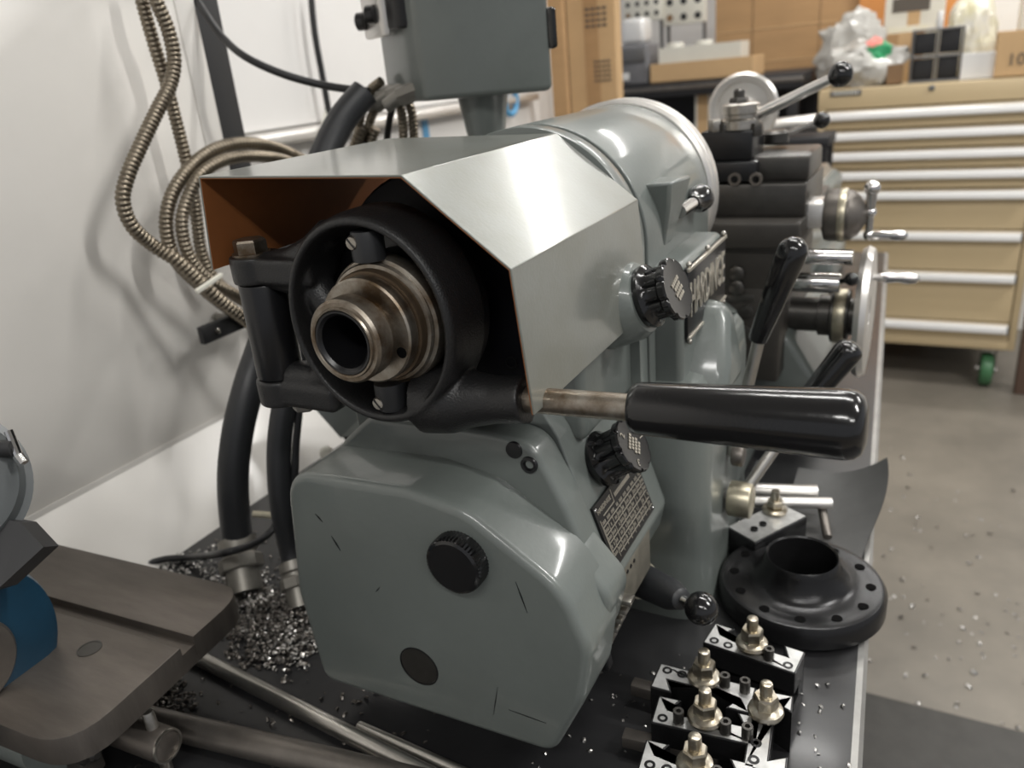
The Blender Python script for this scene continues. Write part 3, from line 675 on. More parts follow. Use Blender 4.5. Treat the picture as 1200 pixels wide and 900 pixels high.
b = BM(); bx(b, c.x - .05, c.x + .05, .462 - .04, .50, 1.0585, 1.066, .002); O('post_foot', b, 'grey', cb)
for vv in (dp * .35, dp * .65, dp * .92):
    b = BM(); c = lb_(-.012, vv, cz + .006); cyl(b, lb_(.012, vv, cz + .012), c, .010, seg=8); cyl(b, c, lb_(-.028, vv, cz - .002), .0075, seg=16); O('cable_gland', b, 'fitting', cb)

# ------------------------------------------------------------------ conduits, hoses, cables
def path(pts, x): return [P(px, py, x=(x if len(r_) == 0 else r_[0])) for px, py, *r_ in pts]
cg = 'flexible metal conduits hanging by the splash panel'
b = BM(); flex(b, path([(176, -30), (183, 0), (197, 35), (204, 70), (199, 100), (184, 130), (165, 170), (150, 205), (144, 235), (155, 265), (180, 288), (208, 306, -.41), (232, 328, -.40), (258, 352, -.39), (300, 385, -.38), (330, 420, -.38)], -.425), .0072)
O('flexible_conduit', b, 'conduit', None, label='thick brass grey flexible conduit bowing out against the white panel', category='conduit', group=cg)
b = BM(); flex(b, path([(160, -30), (166, 0), (180, 50), (194, 95), (206, 140), (216, 180), (226, 225), (231, 260), (236, 295), (250, 325), (280, 350), (320, 372)], -.445), .0066)
O('flexible_conduit', b, 'conduit', None, label='flexible conduit dropping straight down behind the bowed one', category='conduit', group=cg)
b = BM(); flex(b, path([(425, 150, -.30), (395, 215, -.34), (365, 195, -.40), (345, 182), (315, 171), (280, 168), (246, 178), (217, 203), (199, 235), (195, 270), (206, 305), (235, 335), (265, 360), (310, 390)], -.43), .0072)
O('flexible_conduit', b, 'conduit', None, label='flexible conduit looping over the corner of the guard, outer turn', category='conduit', group=cg)
b = BM(); flex(b, path([(440, 150, -.29), (405, 225, -.34), (370, 205, -.39), (335, 188), (295, 183), (262, 188), (235, 205), (219, 235), (213, 265), (222, 300), (243, 327), (275, 345), (320, 370)], -.415), .0066)
O('flexible_conduit', b, 'conduit', None, label='flexible conduit looping over the corner of the guard, inner turn', category='conduit', group=cg)
# conduits entering the control box
for k, pts in enumerate(([(447, 95), (432, 108), (424, 130), (419, 160), (414, 200)], [(462, 112), (448, 116), (436, 135), (428, 165), (422, 200)], [(466, 112), (471, 135), (473, 165), (474, 200)], [(474, 112), (482, 130), (485, 160), (486, 200)])):
    b = BM(); flex(b, [P(px, py, y=.44 + .008 * k) for px, py in pts], .0052, .0045)
    O('flexible_conduit', b, 'conduit', None, category='conduit', group='conduits under the control box',
      label=['flexible conduit bending down from the rear gland of the control box', 'flexible conduit bending down from the front gland of the control box', 'thin flexible conduit hanging straight under the control box beside the short black cable', 'thin flexible conduit hanging under the control box, the one nearer the tapered post'][k])
tb = P(238, 338, x=-.385); b = BM()
a, c = P(228, 342, x=-.38), P(262, 322, x=-.375); box(b, (a + c) / 2, (.004, (c - a).length, .005), .001, Matrix.Rotation(math.atan2(c.z - a.z, c.y - a.y), 3, 'X')); O('cable_tie', b, 'plast', None, label='white cable tie bundling the flexible conduits', category='cable tie')
def hose(name, pts, r, lab, foot=None):
    o = E(name, pts[0], lab, 'hose')
    b = BM(); sweep(b, spline(pts, 10), r, 20); O('hose_jacket', b, 'hose', o)
    if foot:
        f = V(pts[0]); d = (V(pts[1]) - f).normalized(); k = foot
        b = BM(); rev(b, [(r * 1.02, k * .9), (r * 1.28, k * .88), (r * 1.28, k * .70), (r * 1.1, k * .66), (r * 1.1, k * .42)], f, d, 24); O('gland_nut', b, 'fitting', o)
        b = BM(); hexpr(b, f + d * k * .36, d, r * 1.45, k * .24, 8); O('hex_collar', b, 'fitting', o, smooth=20)
        b = BM(); cyl(b, (f.x, f.y, Zp), f + d * k * .38, r * 1.12, seg=24); O('conduit_body', b, 'fitting', o)
    return o
h1p = [P(289, 695, z=Zp), P(279, 640, x=-.318), P(273, 570, x=-.312), P(278, 510, x=-.305), P(291, 455, x=-.30), P(306, 410, x=-.30), P(330, 340, x=-.30), P(362, 230, x=-.30), P(395, 150, x=-.29), P(428, 108, x=-.27)]
hose('conduit_hose', h1p, .0150, 'thick black conduit hose rising from a heavy nut beside the gear cover', .062)
h2p = [P(354, 712, z=Zp), P(342, 650, x=-.25), P(330, 590, x=-.248), P(327, 530, x=-.245), P(333, 475, x=-.24), P(345, 420, x=-.24), P(370, 300, x=-.24), P(400, 240, x=-.22)]
hose('conduit_hose', h2p, .0112, 'slimmer black conduit hose half hidden by the gear cover', .05)
b = BM(); sweep(b, spline([P(352, 470, x=-.23), P(347, 520, x=-.232), P(345, 560, x=-.235), P(338, 600, x=-.25)], 8), .0035, 10); O('black_cable', b, 'cable', None, label='thin black cable hanging beside the slimmer black hose', category='cable')
b = BM(); sweep(b, spline([P(168, 662, z=.847), P(195, 655, z=.846), P(225, 653, z=.85), P(262, 648, x=-.285), P(295, 638, x=-.278), P(318, 622, x=-.275), P(332, 595, x=-.265)], 8), .0036, 10); O('black_cable', b, 'cable', None, label='black cable looping round the heavy hose nut onto the pan', category='cable')
b = BM(); sweep(b, spline([P(225, -10, x=-.50), P(240, 15, x=-.47), P(262, 45, x=-.44), P(290, 68, x=-.40), P(335, 88, x=-.36), P(385, 101, x=-.32), P(432, 107, x=-.27)], 10), .0042, 12); O('black_cable', b, 'cable', None, label='black cable sagging from the panel edge to the control box', category='cable')
b = BM(); sweep(b, spline([P(364, -10, x=-.757), P(369, 40, x=-.757), P(378, 90, x=-.757), P(385, 130, x=-.757), P(387, 150, x=-.757)], 8), .006, 10); O('black_cable', b, 'cable', None, label='dark cord hanging down in front of the whiteboard', category='cable')
b = BM(); sweep(b, spline([P(385, 118, x=-.762), P(378, 150, x=-.760), P(370, 195, x=-.762)], 6), .004, 8); O('plastic_strap', b, 'plast', None, label='pale plastic strap hanging below the marker rail', category='strap')
b = BM(); sweep(b, spline([P(460, 125, y=.47), P(455, 150, y=.47), P(450, 200, y=.47)], 6), .004, 10); O('black_cable', b, 'cable', None, label='short black cable hanging under the control box', category='cable')
# motor cover behind the headstock
mc = E('motor_cover', (-.2, .45, Zp), 'grey sheet metal motor cover behind the headstock', 'motor cover')
b = BM(); bx(b, -.29, -.15, .40, .62, Zp, .93, .008); O('cover', b, 'grey', mc)
pm = [P(354, 462, y=.36), P(399, 513, y=.36), P(470, 500, y=.38), P(470, 440, y=.42)]
b = BM(); skin(b, [pm, [p + V((-.004, .03, -.012)) for p in pm]]); O('lid', b, 'grey', mc, smooth=20)
pm2 = [p + V((-.002, .012, -.012)) for p in (pm[0], pm[1])]
b = BM(); skin(b, [[pm2[0], pm2[1], pm2[1] + V((.02, .06, -.02)), pm2[0] + V((.02, .06, -.02))], [p + V((.03, .05, 0)) for p in (pm2[0], pm2[1], pm2[1] + V((.02, .06, -.02)), pm2[0] + V((.02, .06, -.02)))]]); O('lid_shadow', b, 'black', mc, smooth=0)  # black block standing in for the shadow below the lid
b = BM(); q = P(384, 530, y=.34); rev(b, [(.004, 0), (.008, .002), (.008, .008), (.005, .011)], q, V((.4, -.8, .3)), 18); O('cap', b, 'plast', mc, label='white plastic cap')
b = BM(); sweep(b, spline([P(296, 602, x=-.30), P(318, 604, x=-.285), P(347, 608, x=-.262)], 6), .0032, 10); O('cable_tie', b, 'brass', None, label='pale tie strapped across the two black hoses', category='cable tie')

# ------------------------------------------------------------------ carbide tool grinder at the left
TZ = .930
gr = E('tool_grinder', (-.35, -.05, Zp), 'bench tool grinder with blue wheel and slotted tilting table', 'grinder')
tp = [P(52, 640, z=TZ), P(280, 690, z=TZ), P(282, 704, z=TZ), P(226, 750, z=TZ), P(86, 862, z=TZ), P(55, 878, z=TZ), P(15, 878, z=TZ), P(-40, 868, z=TZ), P(-60, 700, z=TZ)]
A, B_, C_ = P(52, 634, z=TZ), P(288, 690, z=TZ), P(78, 880, z=TZ)
D_ = A + (C_ - B_)
e1 = (B_ - A); e2 = (C_ - B_)
# far strip, groove floor, near strip of the table
g0, g1 = P(222, 745, z=TZ), P(205, 758, z=TZ)
t0 = (g0 - B_).dot(e2) / e2.length_squared; t1 = (g1 - B_).dot(e2) / e2.length_squared
def tpt(u_, t): p = A + e1 * u_ + e2 * t; return V((p.x, p.y))
b = BM(); prism(b, rpoly([(*tpt(-.1, 0), 0), (*tpt(1, 0), .028), (*tpt(1, t0), 0), (*tpt(-.1, t0), 0)]), XY, TZ - .022, TZ, 0, .0008, 2); tbl = O('table', b, 'table', gr, smooth=25, label='blackened steel table with a machined slot')
b = BM(); prism(b, rpoly([(*tpt(-.1, t1), 0), (*tpt(1, t1), 0), (*tpt(1, 1), .035), (*tpt(-.1, 1.0), 0)]), XY, TZ - .022, TZ, 0, .0008, 2); O('table_apron', b, 'table', tbl, smooth=25)
b = BM(); prism(b, [V(tpt(-.1, t0 - .01)), V(tpt(.999, t0 - .01)), V(tpt(.999, t1 + .01)), V(tpt(-.1, t1 + .01))], XY, TZ - .022, TZ - .007); O('table_slot', b, 'table', tbl, smooth=0)
q = P(105, 760, z=TZ); b = BM(); revc(b, [(.0075, -.001), (.0075, .0004), (.0088, .0004), (.0088, -.001)], q, (0, 0, 1), 28); rev(b, [(.0074, -.001), (.0074, .0001)], q, (0, 0, 1), 28); O('table_plug', b, 'darks', tbl)
# wheel: vertical disc whose rim faces along the table edge
wc = P(-52, 735, z=.965); wd_ = V((e1.x, e1.y, 0)).normalized(); wn = V((-wd_.y, wd_.x, 0))
wc = P(-66, 772, dep=.535)
b = BM(); rev(b, [(.02, -.030), (.058, -.030), (.066, -.027), (.0680, -.022), (.0680, .018), (.0655, .024), (.058, .026), (.02, .026)], wc, wd_, 56); wh = O('grinding_wheel', b, 'blue', gr, label='blue painted grinding wheel')
b = BM(); rev(b, [(.015, .020), (.032, .020), (.032, .028), (.030, .030), (.015, .030)], wc, wd_, 56); O('abrasive_ring', b, 'rodd', wh)
b = BM(); cyl(b, wc - wd_ * .065, wc - wd_ * .025, .03, seg=28, bev=.004); O('motor_end', b, 'grey', gr)
# shield: clear grey dish with thick rim and black bracket
sc_ = P(-45, 545, dep=.50)
b = BM(); rev(b, [(.046, 0), (.047, .004), (.042, .013), (.025, .020), (.001, .022)], P(-73, 572, dep=.49), V((.75, -.25, .35)), 48, cap0=False); shd = O('eye_shield', b, 'shield', gr, label='grey rounded wheel shield')
b = BM(); revc(b, [(.043, -.003), (.050, -.003), (.051, .004), (.044, .005)], P(-73, 572, dep=.49), V((.75, -.25, .35)), 56); O('shield_rim', b, 'shield', shd)
b = BM(); a = P(-20, 625, dep=.51); c = P(40, 640, dep=.50)
pl3 = [P(-40, 600, dep=.50), P(24, 612, dep=.50), P(51, 641, dep=.495), P(0, 688, dep=.485), P(-40, 700, dep=.485)]
skin(b, [[p for p in pl3], [p + V((-.006, .012, -.008)) for p in pl3]]); O('spark_guard', b, 'dull', gr, smooth=20)
q = P(6, 530, dep=.50)
b = BM(); cyl(b, P(-6, 526, dep=.50), P(16, 525, dep=.50), .0055, seg=14); wg = O('wing_screw', b, 'dull', gr)
b = BM(); cyl(b, P(10, 505, dep=.50), P(24, 540, dep=.50), .0028, seg=10); cyl(b, P(21, 534, dep=.50), P(28, 543, dep=.50), .0034, seg=10); O('screw_wing', b, 'chrome', wg)
# under the table: trunnion, clamp cylinder with cross pin, bolt
dn = (P(192, 872, z=.868) - P(100, 838, z=.868)).normalized()
b = BM(); a = P(196, 874, z=.872); cyl(b, a - dn * .12, a, .0125, seg=32, bev=.0015); tcl = O('clamp_bar', b, 'table', gr)
b = BM(); revc(b, [(.0108, -.0005), (.0122, -.0005), (.0122, .0012), (.0108, .0012)], a, dn, 32); O('bar_rim', b, 'steel', tcl)
b = BM(); cp = a - dn * .012; cyl(b, cp + V((.004, .0, -.030)), cp + V((-.001, .002, .026)), .0042, seg=16, bev=.001); O('cross_pin', b, 'steel', tcl)
b = BM(); pts3 = [P(10, 880, z=.905), P(95, 868, z=.905), P(75, 905, z=.87), P(20, 905, z=.87)]
cc0 = P(40, 860, z=.90); cc0 = P(60, 850, z=.895)
cyl(b, cc0 - wd_ * .05, cc0 + wd_ * .012, .030, seg=32); O('trunnion', b, 'grey', gr)
b = BM(); box(b, (cc0.x - .10, cc0.y + .05, (Zp + .90) / 2), (.10, .09, .90 - Zp), .006); O('pedestal', b, 'grey', gr)
hbq = P(101, 880, z=.875)
b = BM(); hexpr(b, hbq - dn * .004, dn, .0105, .006); rev(b, [(.005, .004), (.005, .010), (.003, .012)], hbq, dn, 16); O('hex_bolt', b, 'darks', gr, smooth=20)
b = BM(); box(b, hbq - dn * .014 + V((0, 0, -.004)), (.030, .02, .040), .003, math.atan2(dn.y, dn.x)); O('bolt_lug', b, 'dark', gr)

# ------------------------------------------------------------------ loose rods on the pan
def lrod(p, q, r, m_, lab, ext0=0., ext1=0.):
    a, c = P(*p, z=Zp + r), P(*q, z=Zp + r); d = (c - a).normalized(); a -= d * ext0; c += d * ext1
    b = BM(); cyl(b, a, c, r, seg=28, bev=min(.001, r * .3)); O('steel_rod', b, m_, None, label=lab, category='rod', group='round bars lying on the pan')
lrod((228, 768), (490, 902), .0065, 'rod', 'long bright steel rod lying across the pan by the gear cover', .02, .08)
lrod((150, 838), (400, 897), .0105, 'rodd', 'thick dull steel bar with a blunt end beside the grinder clamp', 0, .14)
lrod((420, 851), (530, 900), .0042, 'rod', 'thin short steel rod beside the long bright one', 0, .06)
lrod((395, 882), (440, 901), .0035, 'rod', 'thin rod end between the bright rod and the thick bar', 0, .05)

# ------------------------------------------------------------------ swarf
def chips(name, spots, m_, lab, seed, size=(.002, .006), z0=Zp):
    r_ = random.Random(seed); b = BM()
    for (px, py, rad, n, hh) in spots:
        c = P(px, py, z=z0)
        for _ in range(n):
            a = r_.random() * 6.283; d = rad * math.sqrt(r_.random()) ** 1.2; q = c + V((math.cos(a) * d, math.sin(a) * d, 0))
            h = hh * max(0, 1 - d / rad) * r_.random()
            s = r_.uniform(*size); th = r_.random() * 6.283; tl = r_.uniform(-.6, .6)
            ux = V((math.cos(th), math.sin(th), tl)).normalized(); uy = ux.cross(V((r_.uniform(-.4, .4), r_.uniform(-.4, .4), 1))).normalized(); uz = ux.cross(uy)
            w_ = s * r_.uniform(.18, .4); q.z = z0 + s * abs(tl) * .5 + w_ * .4 + h
            rings = []
            for k in range(4):   # a short curled ribbon
                t = k / 3 - .5; p = q + ux * t * s + uz * (abs(t) * s * .5 - s * .1)
                rings.append([p + uy * w_, p + uz * s * .08, p - uy * w_, p - uz * s * .08])
            skin(b, rings)
    return O(name, b, m_, None, smooth=0, label=lab, category='metal chips', kind='stuff')
chips('metal_chips', [(305, 712, .035, 200, .008), (338, 745, .035, 200, .010), (345, 762, .028, 120, .010), (270, 700, .05, 160, .006), (235, 668, .05, 140, .004), (190, 668, .04, 60, .004)], 'chip', 'heap of bright steel chips at the foot of the black hoses', 1)
chips('metal_chips', [(330, 740, .05, 650, .012), (300, 715, .04, 250, .008), (175, 812, .028, 260, .008), (200, 832, .02, 80, .004), (300, 690, .12, 240, .001), (330, 800, .15, 130, .001), (350, 860, .12, 40, .001)], 'chipd', 'dark swarf scattered on the pan around the rods', 2)
chips('metal_chips', [(990, 690, .0, 0, 0), (720, 860, .07, 30, .0), (780, 800, .05, 12, 0), (960, 850, .05, 22, 0)], 'chip', 'few bright chips on the pan near the tool holders', 3, (.0015, .004))
r_ = random.Random(9); sp_ = [(1165, 690, .33, 42, 0), (1120, 760, .28, 30, 0), (1110, 640, .33, 22, 0), (1170, 800, .22, 16, 0), (1130, 560, .5, 16, 0)]
chips('metal_chips', sp_, 'chip', 'bright chips strewn over the concrete floor beside the lathe', 5, (.006, .014), 0.)

# ------------------------------------------------------------------ quick change tool holders
TH = .036
def holder(corner0, corner1, flip, lab, tool=True, stud_t=.5, screws=(1, 1, 0, 1)):
    """corner0/corner1: photo pixels of one long top edge, left to right"""
    a, c = P(*corner0, z=Zp + TH), P(*corner1, z=Zp + TH); ang = math.atan2(c.y - a.y, c.x - a.x); L = .070; Wd = .026
    o = E('tool_holder', (0, 0, 0), lab, 'tool holder', 'quick change tool holders on the pan')
    n0, n1, dt = .020, .050, .007    # dovetail
    s = -1 if flip else 1            # notch side
    yy = lambda v: v if not flip else -Wd - v
    pts = [(0, 0, .0015), (n0 - .004, 0, 0), (n0 - .010, -.011, 0), (n1 + .010, -.011, 0), (n1 + .004, 0, 0), (L, 0, .0015), (L, -Wd, .0015), (0, -Wd, .0015)]
    if flip: pts = [(x, -Wd - y, *r) for x, y, *r in pts]
    b = BM(); prism(b, rpoly(pts, 3), XY, .017, TH, 0, .0006, 2)
    pts2 = [(x, (max(y, -Wd * .55) if not flip else min(y, -Wd * .45)), *r) for x, y, *r in pts]
    prism(b, rpoly(pts2, 3), XY, .006, .0172); prism(b, rpoly(pts, 3), XY, 0, .0062)
    body = O('body', b, 'oxide', o, smooth=20, label='black oxide holder block')
    b = BM(); prism(b, inset(rpoly(pts, 3), .0012), XY, TH - .0002, TH + .0003); O('lit_top', b, 'oxide_lit', o, smooth=0)  # thin pale skin painting the lamp reflection on the black top
    sx = L * stud_t; sy = -.0165 if not flip else -Wd + .0165
    z = TH
    b = BM(); cyl(b, (sx, sy, z - .01), (sx, sy, z + .030), .0042, seg=18, bev=.0012); O('stud', b, 'zinc', o)
    b = BM(); rev(b, [(.0055, .004), (.0112, .0045), (.0120, .0065), (.0112, .0085), (.007, .0105)], (sx, sy, z), (0, 0, 1), 28); O('washer', b, 'zinc', o)
    b = BM(); hexpr(b, (sx, sy, z + .010), (0, 0, 1), .0082, .0100); O('nut', b, 'zinc', o, smooth=20)
    ys = -Wd + .006 if not flip else -.006
    for k, (xx, up) in enumerate(zip((.007, .018, .049, .063), screws)):
        if sx - .011 < xx < sx + .011: xx += .008 if xx > sx else -.008
        h = .010 if up else .0006
        b = BM(); revc(b, [(.0016, h - .003), (.0018, h), (.0036, h), (.0038, h - .0008), (.0038, -.004), (.0016, -.004)], (xx, ys, z), (0, 0, 1), 16)
        rev(b, [(.0017, h - .003), (.0017, h - .0028)], (xx, ys, z), (0, 0, 1), 6); O('set_screw', b, 'oxide' if not up else 'darks', o)
    if tool:
        b = BM(); box(b, (.012, ys + (0.001 if flip else -.001) , .0115), (.066, .010, .0098), .0008); O('tool_bit', b, 'rodd', o)
    o.location = (a.x, a.y, Zp); 
    if flip: # first corner is then on the plain side
        pass
    o.rotation_euler = (0, 0, ang)
    return o
holder((838, 730), (940, 763), False, 'tool holder standing alone next to the black flanged ring, dovetail towards the ring', tool=False, screws=(0, 0, 1, 0), stud_t=.5)
holder((774, 777), (886, 806), True, 'tool holder whose dovetail faces the holder with the scraped top corner', screws=(0, 0, 1, 1))
holder((772, 815), (888, 840), False, 'tool holder with one scraped top corner, in the middle of the row', screws=(0, 1, 1, 1))
holder((757, 866), (874, 893), False, 'tool holder at the end of the row holding a square tool bit', screws=(0, 0, 1, 1))
holder((930, 816), (922, 900), False, 'tool holder turned crosswise to the row beside the pan rim', tool=False, screws=(0, 0, 0, 0), stud_t=.36)

# flanged ring (spindle back plate)
fc = V((.2000, .304, Zp))
fr = E('flanged_ring', (fc.x, fc.y, Zp), 'black flanged ring with a raised hub and bolt holes lying on the pan', 'flange')
b = BM(); rev_ = [(.0288, 0), (.0700, 0), (.0735, .003), (.0735, .017), (.0705, .0215), (.067, .0225), (.060, .0215), (.046, .0225), (.041, .0255), (.0365, .034), (.0335, .041), (.0325, .0455), (.0312, .047), (.0298, .0455), (.0292, .03), (.0288, .004)]
revc(b, [(rr_ * .945, hh_) for rr_, hh_ in rev_], (fc.x, fc.y, Zp), (0, 0, 1), 72); O('ring', b, 'oxide', fr)
for k in range(12):
    a = math.radians(k * 30 + 8); q = V((fc.x + .0562 * math.cos(a), fc.y + .0562 * math.sin(a), Zp + .0215))
    b = BM(); rev(b, [(.0042, -.001), (.0042, .0009)], q, (0, 0, 1), 18); O('bolt_hole', b, 'void', fr)

# boring bar holder with T handle behind the ring
bh = E('boring_bar_holder', P(905, 610, z=Zp), 'black boring bar holder with two bright bars behind the flanged ring', 'tool holder')
zb = Zp + .030
a, c = P(876, 640, z=zb), P(945, 605, z=zb)
b = BM(); box(b, (a + c) / 2 + V((-.012, .012, -.015)), ((c - a).length * .9, .036, .030), .002, math.atan2(c.y - a.y, c.x - a.x)); O('body', b, 'oxide', bh)
b = BM(); box(b, (a + c) / 2 + V((-.012, .012, .0005)), ((c - a).length * .86, .033, .001), 0, math.atan2(c.y - a.y, c.x - a.x)); O('lit_top', b, 'oxide_lit', bh, smooth=0)  # reflected light painted as a pale sheet on the block
q = P(908, 600, z=zb)
b = BM(); rev(b, [(.004, -.004), (.0115, .002), (.0120, .004), (.0105, .006)], q, (0, 0, 1), 24); O('washer', b, 'zinc', bh)
b = BM(); hexpr(b, q + V((0, 0, .006)), (0, 0, 1), .008, .008); cyl(b, q + V((0, 0, .01)), q + V((0, 0, .024)), .004); O('nut', b, 'zinc', bh, smooth=20)
for k, (p0, p1, r__, m_) in enumerate((((868, 574), (958, 577), .0075, 'alu'), ((880, 588), (975, 590), .0058, 'alu'))):
    b = BM(); cyl(b, P(*p0, z=zb + .002), P(*p1, z=zb + .002), r__, seg=22, bev=.001); O('boring_bar', b, m_, bh)
b = BM(); cyl(b, P(962, 588, z=zb - .002), P(970, 630, z=Zp + .012), .0045, seg=16, bev=.001); O('pin', b, 'rodd', bh)
for px, py in ((884, 622), (894, 616)):
    b = BM(); revc(b, [(.0016, 0), (.0018, .003), (.0036, .003), (.0036, -.002), (.0016, -.002)], P(px, py, z=zb), (0, 0, 1), 14); O('set_screw', b, 'oxide', bh)
b = BM(); cyl(b, P(859, 660, z=Zp + .008), P(876, 648, z=Zp + .008), .004, seg=14, bev=.001); O('pin', b, 'alu', bh)

# rubber sheet curling over the pan rim
b = BM(); R0 = []
for i in range(15):
    row = []
    t = i / 14
    for j in range(9):
        s = j / 8; y = .36 + t * .16; x = .165 + s * (.078 + .020 * math.sin(t * 2.6) * t)
        zz = Zp + .003 + .040 * (max(0, s - .35) ** 2) * t * 1.6 + .012 * t * t
        row.append(V((x, y, zz)))
    R0.append(row)
for off in (0, -.0025):
    G = [[b.verts.new(p + V((0, 0, off))) for p in row] for row in R0]
    for i in range(14):
        for j in range(8): b.faces.new((G[i][j], G[i][j + 1], G[i + 1][j + 1], G[i + 1][j]))
O('rubber_sheet', b, 'rubber', None, label='grey rubber sheet on the pan curling up at its corner', category='rubber sheet')

# ------------------------------------------------------------------ floor mat and brown post
b = BM(); a = P(1021, 818, z=0); c = P(1200, 862, z=0); bx(b, .235, 1.5, -.6, (a.y + c.y) / 2, .0, .012, .004); O('floor_mat', b, 'mat_', None, label='dark rubber mat on the concrete beside the lathe', category='floor mat')

# ------------------------------------------------------------------ tool cabinet
CY = 2.95; X0, X1 = -.145, .580; ZB, ZT = .165, 1.12
ct = E('tool_cabinet', ((X0 + X1) / 2, CY + .35, 0), 'tan steel drawer cabinet on green wheeled casters', 'cabinet')
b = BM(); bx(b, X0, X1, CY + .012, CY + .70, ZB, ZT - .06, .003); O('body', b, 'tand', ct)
b = BM(); bx(b, X0 - .004, X1 + .004, CY - .006, CY + .71, ZT - .068, ZT, .004); tpn = O('top', b, 'tan', ct)
for x0, x1 in ((X0 - .002, X0 + .022), (X1 - .022, X1 + .002)):
    b = BM(); bx(b, x0, x1, CY - .004, CY + .70, ZB, ZT - .066, .003); O('side', b, 'tan', ct)
b = BM(); bx(b, X0, X1, CY - .002, CY + .05, ZB, ZB + .035, .002); O('plinth', b, 'tan', ct)
hz = [P(1080, py, y=CY).z for py in (131.5, 156.5, 181, 204.5, 228.5, 276, 323, 380)] + [ZB + .02]
for k in range(8):
    zt, zb_ = hz[k] + .020, (hz[k + 1] + .026 if k < 7 else ZB + .037)
    b = BM(); bx(b, X0 + .026, X1 - .026, CY - .004, CY + .04, zb_, zt, .002); dw = O('drawer', b, 'tan', ct)
    b = BM(); prism(b, rpoly([(CY - .030, hz[k] - .012, .004), (CY - .026, hz[k] + .012, .006), (CY - .004, hz[k] + .017, .002), (CY - .004, hz[k] - .017, .002)], 3), YZ, X0 + .030, X1 - .030); O('handle', b, 'alub', dw, label='full width bright aluminium handle')
    for xx in (X0 + .027, X1 - .032):
        b = BM(); bx(b, xx, xx + .006, CY - .030, CY - .004, hz[k] - .016, hz[k] + .016, .002); O('handle_end', b, 'wire', dw)
q = P(991, 109, y=CY - .007); b = BM(); box(b, (q.x, CY - .008, q.z), (.105, .004, .020), .001); pt_ = O('name_tag', b, 'wire', ct)
b = BM()
for k in range(9): box(b, (q.x - .038 + k * .0095, CY - .0105, q.z), (.005, .001, .010))
O('tag_print', b, 'plast', pt_, smooth=0)
q = P(1092, 103, y=CY - .006); b = BM(); rev(b, [(.010, 0), (.010, .004), (.006, .006)], q, (0, -1, 0), 16); O('lock', b, 'wire', ct)
for xx in (X0 + .06, X1 - .075):
    for yy in (CY + .06, CY + .62):
        b = BM(); bx(b, xx - .05, xx + .05, yy - .04, yy + .04, ZB - .012, ZB + .001, .003); cs_ = O('caster', b, 'fitting', ct)
        b = BM(); revc(b, [(.018, -.02), (.060, -.02), (.0645, -.012), (.0645, .012), (.060, .02), (.018, .02)], (xx, yy, .0645), (1, 0, 0), 32); O('wheel', b, 'greenw', cs_)
        for s in (-1, 1):
            b = BM(); bx(b, xx + s * .026 - .002, xx + s * .026 + .002, yy - .022, yy + .022, .05, ZB - .010, .002); O('fork', b, 'fitting', cs_)
        b = BM(); cyl(b, (xx - .034, yy, .0645), (xx + .034, yy, .0645), .010, seg=16); O('axle', b, 'alu', cs_)
b = BM(); bx(b, .60, .66, CY - .02, CY + .04, 0, 1.0, .004); O('wooden_post', b, 'brown', None, label='dark brown square post beside the tan cabinet', category='post')

# ------------------------------------------------------------------ things on the cabinet
def lump(name, c, s, m_, lab, cat, seed, amp=.28, mats=None, freq=6., group=None):
    b = BM(); bmesh.ops.create_icosphere(b, subdivisions=4, radius=1)
    for v in b.verts:
        d = v.co.normalized(); o_ = V((seed * 3.1, seed, 0))
        k = 1 + amp * noise.noise(d * 1.7 + o_) + amp * .8 * abs(noise.noise(d * freq * .6 + o_)) + amp * .35 * noise.noise(d * freq * 1.6 + o_)
        v.co = V((c[0] + d.x * s[0] * k, c[1] + d.y * s[1] * k, max(c[2] + d.z * s[2] * k, c[2] - s[2] * .8)))
    if mats:
        for f in b.faces:
            q = f.calc_center_median()
            for i, (p, r) in enumerate(mats[1]):
                if (q - V(p)).length < r: f.material_index = i + 1
    o = O(name, b, [m_] + (mats[0] if mats else []), None, smooth=28, label=lab, category=cat, group=group); return o
bc = P(1010, 72, y=CY + .15)
c1_ = V((P(1012, 70, y=CY + .09).x, CY + .10, ZT + .070))
lump('plastic_bag', c1_, (.125, .07, .088), 'bag', 'crumpled clear plastic bag with green and red print on the tan cabinet', 'plastic bag', 2,
     mats=(['green', 'red', 'yellow'], [(P(1034, 54, y=CY + .02) + V((0, .02, 0)), .045), (P(1025, 38, y=CY + .03), .05), (P(1004, 41, y=CY + .03), .022)]))
lump('plastic_bag', V((P(1000, 35, y=CY + .34).x, CY + .34, ZT + .112)), (.118, .045, .135), 'bag', 'crumpled grey white plastic bag piled behind the printed one', 'plastic bag', 5, group=None)
lump('plastic_bag', V((P(1140, 30, y=CY + .30).x, CY + .30, ZT + .13)), (.080, .070, .165), 'bagy', 'tall wrinkled bag with yellow contents beside the wire rack', 'plastic bag', 8, amp=.22)
